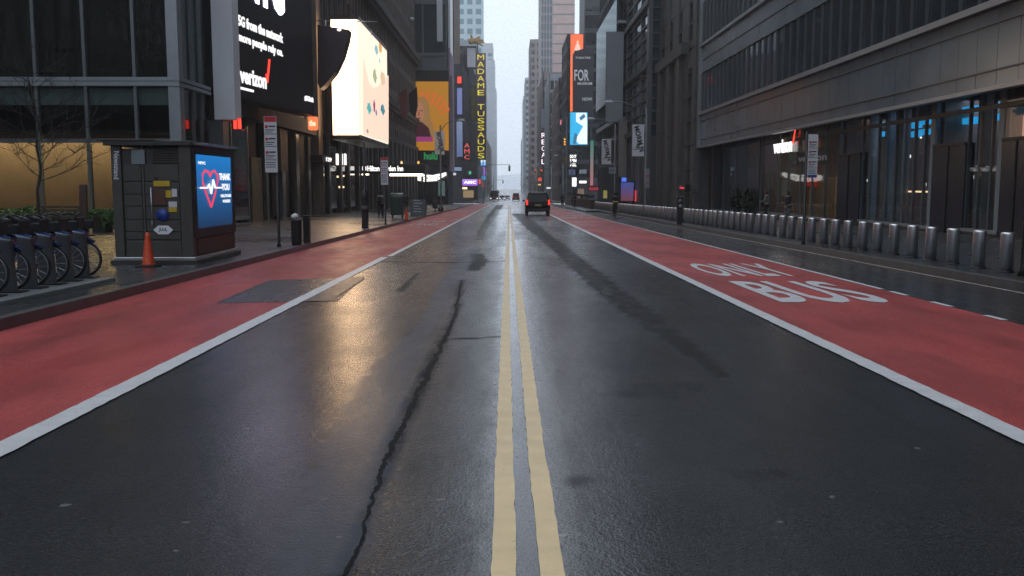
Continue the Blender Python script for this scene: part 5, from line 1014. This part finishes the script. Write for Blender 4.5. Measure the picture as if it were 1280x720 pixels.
b.add([(xr-1.9, yb, sw(yb)-.02), (xr, yb, sw(yb)-.02), (xr, ya, sw(ya)-.02), (xr-1.9, ya, sw(ya)-.02), (xr-1.9, yb, sw(yb)+pf), (xr, yb, sw(yb)+pf), (xr, ya, sw(ya)+pf), (xr-1.9, ya, sw(ya)+pf)], [(4, 5, 6, 7), (0, 1, 5, 4), (1, 2, 6, 5), (2, 3, 7, 6), (3, 0, 4, 7)])
tag(b.build('dock_platform', M['slab'], None, .015), 'long pale grey platform plate under the bike docks', 'dock platform')
# ---------------------------------------------------------------- planting and furniture by the lobby
def leaf_cloud(name, m, parent, boxes, n, size, kind=None):
    b = MB()
    for _ in range(n):
        (x0, x1, y0, y1, z0, z1) = random.choice(boxes); c = Vector((random.uniform(x0, x1), random.uniform(y0, y1), z0+(z1-z0)*random.random()**.7)); c.z += .10*math.sin(c.x*2.1)+.06*math.sin(c.x*5.3)
        a = Vector([random.gauss(0, 1) for _ in range(3)]).normalized()*size*random.uniform(.6, 1.3); d = a.orthogonal().normalized()*a.length*.5; d.rotate(Matrix.Rotation(random.uniform(0, 6.28), 3, a.normalized()))
        b.add([c-a, c+d, c+a, c-d], [(0, 1, 2, 3)])
    return b.build(name, m, parent, kind=kind)
yh = 38; r = thing('long_hedge', 'low clipped green hedge running in front of the lobby windows', 'hedge', (-22, yh, sw(yh)))
xh0, xh1 = -29, atY(98, 270, yh).x; zt_ = Zat(262.5, yh); leaf_cloud('foliage', M['leaf'], r, [(xh0, xh1, yh, yh+1.3, sw(yh)+.05, zt_)], 5200, .09)
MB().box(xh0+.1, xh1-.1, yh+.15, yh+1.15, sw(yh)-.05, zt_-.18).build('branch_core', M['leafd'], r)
r = thing('end_shrub', 'rounded green shrub at the newsstand end of the hedge', 'shrub', (atY(120, 270, yh).x, yh-1, sw(yh))); x0, x1 = atY(108, 270, yh-1).x, atY(133, 270, yh-1).x
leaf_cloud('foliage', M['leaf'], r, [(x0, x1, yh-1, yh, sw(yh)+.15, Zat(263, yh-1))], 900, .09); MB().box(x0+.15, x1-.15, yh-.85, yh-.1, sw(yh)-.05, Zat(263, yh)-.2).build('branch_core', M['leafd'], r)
def bare_tree(label, x, y, h, spread, seed, name='bare_tree', r0=.07, levels=3, nb=11, z=None, twm=None):
    rn = random.Random(seed); z = sw(y)-.02 if z is None else z; r = thing(name, label, 'tree', (x, y, z)); b = MB(); tw = MB()
    pts = [(x+rn.gauss(0, .03)*k, y+rn.gauss(0, .02)*k, z+h*k/8) for k in range(9)]; b.tube(pts, [r0*(1-.105*k) for k in range(9)], 7)
    def br(p, d, L, rad, lv):
        n = 4; q = [Vector(p)]; dd = Vector(d)
        for k in range(n): dd = (dd+Vector((rn.gauss(0, .13), rn.gauss(0, .13), rn.gauss(.05, .1)))).normalized(); q.append(q[-1]+dd*L/n)
        (b if lv == 0 else tw).tube(q, [rad*(1-.2*k) for k in range(n+1)], 5 if lv == 0 else 4, False)
        if lv < levels-1:
            for k in range(1, n+1):
                for s_ in (0, 1):
                    if rn.random() < .8: e = (dd+Vector((rn.gauss(0, .6), rn.gauss(0, .6), rn.gauss(.12, .35)))).normalized(); br(q[k], e, L*rn.uniform(.35, .6), rad*.62, lv+1)
    for k in range(nb):
        t = .3+.68*k/nb; i = t*8; p = Vector(pts[int(i)]).lerp(Vector(pts[min(8, int(i)+1)]), i-int(i)); a = k*2.4+rn.random(); br(p, (math.cos(a), math.sin(a)*.8, rn.uniform(.15, .55)), spread*(1-t*.6)*rn.uniform(.8, 1.2), r0*.35*(1-t*.5), 0)
    b.build('trunk', M['bark'], r); tw.build('crown', twm or M['bark'], r); return r
pt = atY(50, 285, 37); bare_tree('slender bare street tree standing behind the share bikes', pt.x, 37, 6.9, 2.9, 3, 'bare_street_tree', .075, 3, 24)
r = thing('park_bench', 'dark slatted bench back seen beyond the share bikes', 'bench', (atY(78, 270, 33).x, 33, sw(33))); x0, x1 = atY(50, 260, 33).x, atY(103, 260, 33).x
b = MB()
for k in range(4): z = Zat(272-k*4.0, 33); b.box(x0, x1, 33, 33.04, z, z+.07)
b.build('backrest', M['wood'], r)
b = MB()
for k in range(4): b.box(x0, x1, 32.45+k*.13, 32.55+k*.13, sw(33)+.42, sw(33)+.45)
b.build('seat', M['wood'], r)
for x in (x0+.1, x1-.16): MB().box(x, x+.06, 32.5, 33.06, sw(33), sw(33)+.42).box(x, x+.06, 33.041, 33.08, sw(33)+.42, Zat(259, 33)).build('leg', M['dkmetal'], r)
r = thing('leaning_totem', 'brown slab post leaning slightly between bench and shrub', 'post', (atY(105, 285, 34).x, 34, sw(34))); a = atY(109, 290, 34); c = atY(98.5, 230, 34)
MB().obox((a.x-.28, 34, sw(34)-.02), (.26, 0, 0), (0, .14, 0), (c.x-a.x+.28, 0, c.z-sw(34))).build('slab', M['wood'], r, .01); MB().box(a.x-.4, a.x+.15, 33.85, 34.3, sw(34)-.01, sw(34)+.05).build('foot_plate', M['dkmetal'], r)
# litter bins, posts and boxes on the left pavement
p = atG(371, 306, KB); r = thing('litter_bag_bin', 'black litter bin with a white bag on top near the bus stop', 'litter bin', (p.x, p.y, sw(p.y)))
MB().lathe([(.14, 0), (.16, .1), (.165, .72), (.17, .76), (.15, .78)], p, 16).build('body', M['dkmetal'], r)
o = MB().lathe([(.02, .78), (.10, .8), (.12, .86), (.09, .92), (.03, .95)], p+Vector((-.03, 0, 0)), 9); o.build('white_bag', M['white'], r)
p = atG(384, 304, KB); r = thing('black_post_bin', 'slim black square bin beside the white bag bin', 'litter bin', (p.x, p.y, sw(p.y))); MB().box(p.x-.10, p.x+.10, p.y-.1, p.y+.1, sw(p.y), sw(p.y)+.82).build('body', M['black'], r, .02); MB().box(p.x-.12, p.x+.12, p.y-.12, p.y+.12, sw(p.y)+.821, sw(p.y)+.88).build('lid', M['dkmetal'], r, .01)
p = atG(456.5, 285, KB); r = thing('dark_lamp_post', 'dark post with a thick cylindrical base on the left kerb', 'post', (p.x, p.y, sw(p.y)))
MB().lathe([(.17, 0), (.16, .1), (.15, 1.2), (.17, 1.25), (.16, 1.6), (.07, 1.75), (.055, 3.9)], p, 16).build('pole', M['dkmetal'], r); MB().lathe([(.152, .85), (.158, .87), (.158, 1.0), (.152, 1.02)], p, 16).build('band', M['greypanel'], r)
p = atG(497, 275, KB); r = thing('green_mail_box', 'dark green relay mail box on short legs by the left kerb', 'mail box', (p.x, p.y, sw(p.y))); z = sw(p.y)
b = MB(); b.box(p.x-.38, p.x+.38, p.y-.3, p.y+.3, z+.3, z+1.35); b.lathe([(.3, -.38), (.3, .38)], (p.x, p.y, z+1.35), 14, 'x'); b.build('body', M['green'], r, .02)
for dx in (-.33, .27):
    for dy in (-.25, .2): MB().box(p.x+dx, p.x+dx+.06, p.y+dy, p.y+dy+.06, z, z+.3).build('leg', M['green'], r)
MB().box(p.x-.3, p.x+.3, p.y-.28, p.y+.28, z+.02, z+.14).build('pale_footing', M['lightm'], r)
p = atG(523, 270, KB); r = thing('sandwich_board', 'black sandwich board with pale chalk lines on the left pavement', 'sandwich board', (p.x, p.y, sw(p.y))); z = sw(p.y)
MB().prism([(p.x-.55, p.y-.35, z), (p.x-.55, p.y-.28, z), (p.x-.55, p.y, z+1.2), (p.x-.55, p.y-.06, z+1.2)], (1.1, 0, 0)).build('front_board', M['black'], r); MB().prism([(p.x-.55, p.y+.35, z), (p.x-.55, p.y+.28, z), (p.x-.55, p.y+.01, z+1.2), (p.x-.55, p.y+.07, z+1.2)], (1.1, 0, 0)).build('back_board', M['black'], r)
b = MB()
for k in range(5): t = .25+.17*k; b.obox((p.x-.35+.05*(k % 2), p.y-.36+.30*t, z+1.2*t), (.6-.1*(k % 3), 0, 0), (0, -.01, 0), (0, .008, .035))
b.build('chalk_line', M['lightm'], r)
for i, (px, py, h, w_, l) in enumerate(((544, 264, .75, .5, 'squat black newspaper box beside the left lamp post'), (551, 264.5, .6, .4, 'lower black sack slumped against the left lamp post'), (574, 252.5, .9, .9, 'far black newspaper box row end on the left kerb'))):
    p = atG(px, py, KB); z = sw(p.y); r = thing('newspaper_box' if i != 1 else 'rubbish_sack', l, 'newspaper box' if i != 1 else 'rubbish sack', (p.x, p.y, z))
    if i == 1: MB().lathe([(.1, 0), (.26, .06), (.28, .25), (.16, .46), (.05, .56)], p, 9).build('sack', M['black'], r)
    else:
        MB().box(p.x-w_/2, p.x+w_/2, p.y-.2, p.y+.2, z+.25, z+h+.3).build('body', M['black'], r, .02); MB().box(p.x-w_/2+.06, p.x+w_/2-.06, p.y-.215, p.y-.2005, z+.6, z+h+.15).build('window', M['glassg'], r); MB().box(p.x-.05, p.x+.05, p.y-.05, p.y+.05, z, z+.25).box(p.x-.25, p.x+.25, p.y-.2, p.y+.2, z, z+.03).build('foot', M['dkmetal'], r)
# pavement meter and shrubs, right
p = atG(858, 281, KB); r = thing('pavement_meter', 'black parking meter pedestal with a round pale emblem among the bollards', 'parking meter', (p.x-.35, p.y, sw(p.y))); x, y, z = p.x-.35, p.y, sw(p.y)
MB().box(x-.14, x+.14, y-.12, y+.12, z, z+1.35).build('body', M['black'], r, .02); MB().lathe([(.13, 0), (.13, -.03)], (x, y-.121, z+1.2), 16, 'y').build('emblem', M['greypanel'], r); MB().lathe([(.10, 0), (.10, -.02)], (x, y-.122, z+.95), 16, 'y').build('dial', M['frost'], r); MB().box(x-.17, x+.17, y-.15, y+.15, z+1.351, z+1.45).build('cap', M['dkmetal'], r, .02)
r = thing('slim_black_post', 'slim black post at the extreme right of the pavement', 'post', (0, 0, 0)); p = atG(1279, 345, KB); r.location = (p.x-.02, p.y, sw(p.y)); MB().lathe([(.09, 0), (.045, .12), (.04, .95), (.055, 1.0)], (p.x-.02, p.y, sw(p.y)), 12).build('pole', M['black'], r)
def shrub(label, px, py, Y, h, wd):
    x = atY(px, py, Y).x; z = sw(Y); r = thing('potted_evergreen', label, 'potted shrub', (x, Y, z)); MB().lathe([(.22, 0), (.28, .45), (.3, .5), (.25, .5)], (x, Y, z), 12).build('pot', M['dkmetal'], r)
    b = MB()
    for _ in range(1100):
        t = random.random(); a = random.uniform(0, 6.28); rr = wd*(math.sin(3.14*min(1, t*.9+.12)))**.7*random.uniform(.75, 1.05); c = Vector((x+rr*math.cos(a), Y+rr*math.sin(a), z+.5+(h-.5)*t)); q = Vector([random.gauss(0, .07) for _ in range(3)]); b.add([c-q, c+q.orthogonal()*.6, c+q], [(0, 1, 2)])
    b.build('foliage', M['leafd'], r); MB().lathe([(wd*.5, .5), (wd*.75, .9), (wd*.7, h*.6), (wd*.3, h*.9)], (x, Y, z), 10).build('branch_core', M['leafd'], r)
Ys = 16.9*1150/(921-636); shrub('potted evergreen by the left edge of the phone shop', 921, 260, Ys, 2.0, .42); Ys = 16.9*1150/(935-636); shrub('taller dark potted evergreen next to the shop pier', 935, 260, Ys, 1.9, .40)
b = MB(); ya, yb = 104.5, 150; r = thing('planter_barrier', 'brown panelled planter barrier continuing past the bollards', 'planter', (8.6, 125, gz(125))); b.prism([(9.3, ya, sw(ya)-.02), (9.3, yb, sw(yb)-.02), (9.3, yb, sw(yb)+1.0), (9.3, ya, sw(ya)+1.0)], (.5, 0, 0)); b.build('wall', M['wood'], r); leaf_cloud('foliage', M['leafd'], r, [(9.35, 9.75, ya, yb, sw(130)+1.3, sw(130)+1.6)], 1500, .08)
# ---------------------------------------------------------------- people
def person(label, x, y, rz, z=None, stride=.0, top='cloth', legs='cloth', h=1.75, hands='down', hood=False, bag=None, extra=None, cyc=False):
    z = sw(y) if z is None else z; s = h/1.75; r = thing('person', label, 'person', (0, 0, 0))
    hip = (0, 0, .93); P = lambda x_, y_, z_, rr: (x_*s, y_*s, z_*s, rr*s)
    pel = P(0, 0, .95, .14); ch = [[pel, P(0, 0, 1.1, .135), P(0, .01, 1.28, .155), P(0, 0, 1.42, .12), P(0, 0, 1.5, .055), P(0, .02, 1.56, .075), P(0, .025, 1.64, .098), P(0, .015, 1.70, .09)]]
    tops = [[P(0, 0, .88, .165), P(0, 0, 1.1, .165), P(0, .01, 1.28, .18), P(0, 0, 1.42, .14), P(0, 0, 1.475, .085)]]; trs = []
    for sd in (-1, 1):
        st = stride*sd
        if cyc: kn, an, to = P(.1*sd, .36, .72+.12*sd, .07), P(.1*sd, .18, .36+.14*sd, .05), P(.1*sd, .32, .32+.14*sd, .04)
        else: kn, an, to = P(.10*sd, st*.55+.03, .50, .07), P(.10*sd, st*1.0-(.08 if st < 0 else 0), .09+(.07 if st < 0 else 0), .045), P(.105*sd, st*1.0+.15, .035, .04)
        ch.append([pel, P(.095*sd, 0, .88, .10), kn, an, to]); trs.append([P(0, 0, .95, .15), P(.095*sd, 0, .86, .115), tuple(list(kn[:3])+[.088*s]), tuple(list(an[:3])+[.062*s])])
        sh = P(.19*sd, 0, 1.42, .06)
        if hands == 'front': el, wr, hn = P(.25*sd, .06, 1.16, .045), P(.14*sd, .28, 1.1, .03), Vector((-.3*sd, .8, .15))
        else: el, wr, hn = P(.26*sd, -st*.35, 1.15, .045), P(.27*sd, -st*.7+.06, .92, .03), Vector((0, .15, -1))
        palm = tuple([wr[0]+hn.x*.07*s, wr[1]+hn.y*.07*s, wr[2]+hn.z*.07*s, .032*s])
        ch.append([P(0, 0, 1.42, .12), sh, el, wr, palm]); tops.append([P(0, 0, 1.42, .14), tuple(list(sh[:3])+[.078*s]), tuple(list(el[:3])+[.062*s]), tuple(list(wr[:3])+[.046*s])])
        for k, L in enumerate((.075, .085, .08, .065)):
            o = (k-1.5)*.018*s; f1 = (palm[0]+hn.x*L*.55*s, palm[1]+hn.y*L*.55*s+o, palm[2]+hn.z*L*.55*s, .009*s); f2 = (f1[0]-.01*sd, f1[1]+hn.y*L*.4*s, f1[2]+hn.z*L*.4*s-.004, .0075*s); ch.append([palm, f1, f2])
        ch.append([palm, (palm[0]-.03*sd*s, palm[1]+.03*s, palm[2]-.01*s, .010*s), (palm[0]-.035*sd*s, palm[1]+.055*s, palm[2]-.03*s, .008*s)])
    body = skinned('body', ch, M['skin'], r, 1); skinned('jacket', tops, M[top], r, 1); skinned('trousers', trs, M[legs], r, 1)
    b = MB(); c = Vector((0, .0, 1.66))*s
    for a0 in range(6): pass
    b.lathe([(.02, .135), (.075, .12), (.105, .07), (.112, 0), (.108, -.06), (.09, -.1)], Vector((0, -.012, 1.64))*s, 14); b.build('hood' if hood else 'hair', M[top] if hood else M['hair'], r, local=True)
    b = MB(); b.lathe([(.006, .03), (.016, 0), (.004, -.02)], Vector((0, .125, 1.625))*s, 6); b.build('nose', M['skin'], body, local=True)
    b = MB(); [b.lathe([(.003, .008), (.011, 0), (.003, -.008)], Vector((e*.035, .105, 1.655))*s, 6) for e in (-1, 1)]; b.build('eye', M['hair'], body, local=True)
    for sd in (-1, 1):
        if cyc: v = Vector((.1*sd, .18, .36+.14*sd))*s
        else: st = stride*sd; v = Vector((.10*sd, st-(.08 if st < 0 else 0), .05+(.07 if st < 0 else 0)))*s
        MB().obox((v.x-.05, v.y-.08, v.z-.05), (.1, 0, 0), (0, .27, 0), (0, 0, .08)).build('shoe', M['black'], r, .02, local=True)
    if bag: b = MB(); b.box(-.15, .15, -.34, -.17, 1.02, 1.42); b.build('backpack', M[bag], r, .05, local=True)
    if extra: MB().box(-.19, .19, -.19, .19, 1.04, 1.10).build('reflective_band', M[extra], r, .03, local=True)
    r.location = (x, y, z); r.rotation_euler.z = rz; return r
p = atG(476, 272.5, KB); person('person in dark clothes walking away on the left pavement', p.x, p.y, 0, stride=.22, top='greycloth', legs='cloth', bag='cloth')
p = atG(957, 267.5, KB); Y = 15.5*1150/(957-636); person('person in a grey top standing before the phone shop glass', 15.5, Y, R(70), stride=.05, top='greycloth', legs='cloth', h=1.78, hands='front')
Y = 15.5*1150/(984-636); person('person in black hooded jacket and lighter trousers by the shop door', 15.5, Y, R(100), stride=.04, top='cloth', legs='greycloth', h=1.72, hands='front', hood=True)
p = atG(523, 262, KB); person('distant person in dark coat behind the sandwich board', p.x-.3, 88, R(180), stride=.1, h=1.75)
p = atG(769, 272, .0); cx, cy = p.x, p.y
person('cyclist in black hood with a bright yellow waist band riding away', cx, cy, R(0), z=gz(cy)+.12, top='cloth', legs='cloth', h=1.72, hands='front', hood=True, extra='hivis', cyc=True)
r = thing('delivery_bicycle', 'black bicycle ridden by the hooded cyclist on the right', 'bicycle', (cx, cy, gz(cy)))
for dy in (-.5, .58):
    vb = MB(); torus(vb, (0, 0, .33), .30, .025); vb.v = [(cx+v[1], cy+dy+v[0], gz(cy)+v[2]) for v in vb.v]; vb.build('wheel', M['rubber'], r)
z = gz(cy); MB().tube([(cx, cy-.5, z+.33), (cx, cy-.05, z+.35), (cx, cy-.15, z+.92)], .02, 6).tube([(cx, cy-.05, z+.35), (cx, cy+.42, z+.85), (cx, cy+.58, z+.33)], .02, 6).build('frame', M['black'], r)
MB().tube([(cx-.27, cy+.36, z+1.1), (cx, cy+.44, z+1.05), (cx+.27, cy+.36, z+1.1)], .015, 6).build('handlebar', M['black'], r); MB().tube([(cx, cy-.28, z+.96), (cx, cy-.02, z+.96)], [.08, .03], 8).build('saddle', M['black'], r)
for i, (px, py) in enumerate(((703, 257), (716, 257), (719, 258), (727, 254))):
    p = atG(px, py+1, KB); Yp = min(p.y, 148); person(('far pedestrian in black near the right crossing, leftmost', 'far pedestrian in pale coat near the right crossing', 'far pedestrian in black beside the pale coated one', 'far pedestrian in black by the planter, rightmost')[i], atY(px, 250, Yp).x, Yp, R(40*i), stride=.1, top='cloth' if i != 1 else 'greycloth', h=1.72)
# ---------------------------------------------------------------- vehicles
def loft(b, rings):
    n = len(rings[0]); vs = [v for rg in rings for v in rg]; fs = [(i*n+k, i*n+(k+1) % n, (i+1)*n+(k+1) % n, (i+1)*n+k) for i in range(len(rings)-1) for k in range(n)]; fs += [tuple(range(n))[::-1], tuple(range((len(rings)-1)*n, len(rings)*n))]; b.add(vs, fs)
def car(name, label, x, y, paint_, L, W, H, rear=True, lights=True, suv=True, cat='car'):
    """local frame: the end that faces the camera is at y=0"""
    r = thing(name, label, cat, (0, 0, 0)); z1 = H*.56; hw = W/2
    def rg(z, w0, a, c, cx_=.12): return [(-w0+cx_, a, z), (w0-cx_, a, z), (w0, a+cx_*1.5, z), (w0, c-cx_*1.5, z), (w0-cx_, c, z), (-w0+cx_, c, z), (-w0, c-cx_*1.5, z), (-w0, a+cx_*1.5, z)]
    b = MB(); loft(b, [rg(.30, hw*.94, .08, L-.08), rg(.5, hw, 0, L), rg(z1*.75, hw, .0, L), rg(z1, hw*.97, .06, L-(.15 if not rear else .9 if not suv else 1.0)*0-.05)]); b.build('body', M[paint_], r, .03, local=True)
    b = MB(); e0, e1 = (.08, L*.70) if (rear and suv) else (L*.18, L*.80) if rear else (L*.30, L*.86 if not suv else L-.1)
    loft(b, [rg(z1-.01, hw*.94, e0, e1), rg(H*.93, hw*.78, e0+.22, e1-.45 if e1 < L-.3 else e1-.3), rg(H, hw*.70, e0+.35, e1-.6)]); cb = b.build('cabin', M[paint_], r, .04, local=True)
    t = .22*.5; b = MB(); zz0, zz1 = z1+.05, H*.90; f = lambda z: e0+.22*(z-z1)/(H*.93-z1); w_ = lambda z: hw*(.94-.16*(z-z1)/(H*.93-z1))-.10
    b.add([(-w_(zz0), f(zz0)-.012, zz0), (w_(zz0), f(zz0)-.012, zz0), (w_(zz1), f(zz1)-.012, zz1), (-w_(zz1), f(zz1)-.012, zz1), (-w_(zz0), f(zz0)+.02, zz0), (w_(zz0), f(zz0)+.02, zz0), (w_(zz1), f(zz1)+.02, zz1), (-w_(zz1), f(zz1)+.02, zz1)], [(0, 1, 2, 3), (4, 7, 6, 5), (0, 4, 5, 1), (1, 5, 6, 2), (2, 6, 7, 3), (3, 7, 4, 0)]); b.build('rear_window' if rear else 'windscreen', M['carglass'], cb, local=True)
    for sd in (-1, 1):
        b = MB(); w2 = lambda z: sd*(hw*(.94-.16*(z-z1)/(H*.93-z1))+.012); ya_, yb_ = e0+.35, e1-.35
        b.add([(w2(zz0), ya_-.1, zz0), (w2(zz0), yb_+.1, zz0), (w2(zz1), yb_-.15, zz1), (w2(zz1), ya_+.05, zz1)], [(0, 1, 2, 3)]); b.build('side_window', M['carglass'], cb, local=True)
        for yy in (L*.17, L*.80):
            b = MB(); b.lathe([(.20, -.11), (.33*H/1.75, -.10), (.35*H/1.75, -.06), (.35*H/1.75, .06), (.33*H/1.75, .10), (.2, .11)], (sd*(hw-.12), yy, .35*H/1.75), 20, 'x'); o = b.build('wheel', M['rubber'], r, local=True); MB().lathe([(.2, -.115), (.2, .115)], (sd*(hw-.12), yy, .35*H/1.75), 14, 'x').build('rim', M['steel'], o, local=True)
        MB().box(sd*(hw+.02), sd*(hw+.2), e1-.5 if rear else e0+.4, e1-.38 if rear else e0+.52, z1+.02, z1+.17).build('mirror', M[paint_], r, .02, local=True)
        if rear: MB().box(sd*(hw-.02)-.0, sd*(hw-.19), -.015, .12, z1*.80, z1+(.22 if suv else -.02)).build('tail_light', M['tail'], r, .01, local=True)
        else: MB().box(sd*(hw-.08), sd*(hw-.42), -.02, .1, z1*.62, z1*.76).build('headlight', M['head'] if lights else M['chrome'], r, .01, local=True)
    MB().box(-hw+.05, hw-.05, -.08, .1, .34, .56).build('bumper', M['dkmetal'] if (suv and rear) else M[paint_], r, .03, local=True)
    MB().box(-.27, .27, -.03 if rear else -.1, .02, z1*.72, z1*.72+.15).build('number_plate', M['plate'], r, local=True)
    if suv:
        for sd in (-1, 1): MB().tube([(sd*hw*.66, e0+.5, H), (sd*hw*.66, e0+.6, H+.06), (sd*hw*.66, e1-.9, H+.06), (sd*hw*.66, e1-.8, H)], .018, 5).build('roof_rail', M['chrome'], r, local=True)
    r.location = (x, y, gz(y)); return r
p = atG(672.5, 269.3); car('black_suv', 'black sport utility vehicle driving away with red tail lights', p.x, p.y, 'carpaint', 5.1, 2.02, 1.9, True)
p = atG(634, 250.2); car('white_car', 'white car facing the camera far down the road', p.x, p.y, 'carwhite', 4.6, 1.85, 1.5, False, True, False)
p = atG(620, 248); car('silver_car', 'silver car just right of the far bus', atY(627.5, 240, 292).x, 292, 'carwhite', 4.6, 1.9, 1.7, False, True, True)
car('dark_red_van', 'dark red van far off right of the white car', atY(645, 240, 268).x, 268, 'carred', 5.4, 2.1, 2.3, True, True, True, 'van')
def bus(label, x, y):
    r = thing('city_bus', label, 'bus', (0, 0, 0)); MB().box(-1.28, 1.28, 0, 11.5, .35, 3.1).build('body', mat('bus_paint', (.22, .2, .21), .4), r, .12, local=True)
    MB().box(-1.1, 1.1, -.02, .1, 1.25, 2.45).build('windscreen', M['carglass'], r, .03, local=True); MB().box(-1.1, 1.1, -.03, .1, .62, 1.1).build('front_panel', mat('bus_red', (.25, .06, .05), .4), r, .02, local=True); MB().box(-.8, .8, -.03, .05, 2.58, 2.9).build('route_display', M['black'], r, local=True)
    for sd in (-1, 1): MB().box(sd*1.1, sd*.8, -.05, .0, .68, .86).build('headlight', M['head'], r, local=True); MB().tube([(sd*1.28, .1, 2.5), (sd*1.5, -.2, 2.4), (sd*1.5, -.2, 2.0)], .05, 6).build('mirror', M['black'], r, local=True)
    for sd in (-1, 1):
        for yy in (2.6, 8.6): MB().lathe([(.3, -.13), (.48, -.12), (.48, .12), (.3, .13)], (sd*1.12, yy, .48), 18, 'x').build('wheel', M['rubber'], r, local=True)
        for k in range(5): MB().box(sd*1.27, sd*1.295, 1+k*2.0, 2.8+k*2.0, 1.4, 2.5).build('side_window', M['carglass'], r, local=True)
    r.location = (x, y, gz(y)); return r
bus('city bus coming towards the camera far down the left side', atY(617.5, 240, 268).x, 268)
# far street trees
rn = random.Random(5)
for i, (x, y) in enumerate(((8.6, 300), (9.2, 330), (8.4, 365), (9.4, 400), (-8.5, 320), (-8.8, 380))):
    bare_tree(f'{ORD[i % 4]} small bare brown tree far down the {"right" if x > 0 else "left"} kerb', x, y, 7.5, 4.2, 20+i, 'bare_street_tree', .12, 3, 9, None, mat('twig_brown', (.12, .08, .075), .9))
# flags on the old office
for i, (px, py, Y) in enumerate(((495, 122, 122), (508, 120, 134))):
    a = atX(px, py, FL+.6); r = thing('wall_flag', 'striped flag drooping from the old stone office' if i == 0 else 'dark flag hanging from the old stone office by the poster', 'flag', a)
    MB().tube([a, a+Vector((1.6, -.3, 1.3))], .04, 6).build('flagpole', M['dkmetal'], r)
    b = MB(); q = a+Vector((1.5, -.28, 1.2)); pts = [q, q+Vector((-1.2, .25, -1.0)), q+Vector((-1.0, .3, -3.4)), q+Vector((-.3, .1, -4.2)), q+Vector((.1, 0, -2.6))]; b.prism(pts, (.03, .05, 0)); b.build('cloth', mat('flag_cloth', (.25, .08, .08) if i == 0 else (.02, .02, .025), .8, 0, .3, 4), r)
# air
hz = bpy.data.materials.new('haze_air'); hz.use_nodes = True; n = hz.node_tree; n.nodes.remove(n.nodes['Principled BSDF']); pv = n.nodes.new('ShaderNodeVolumePrincipled')
pv.inputs['Color'].default_value = (.97, .985, 1, 1); pv.inputs['Density'].default_value = .0005; pv.inputs['Anisotropy'].default_value = .55; lk(n, pv.outputs[0], n.nodes['Material Output'].inputs['Volume'])
h = MB().box(-435, 435, -430, 1640, -8, 158).build('haze', hz, None, kind='stuff')
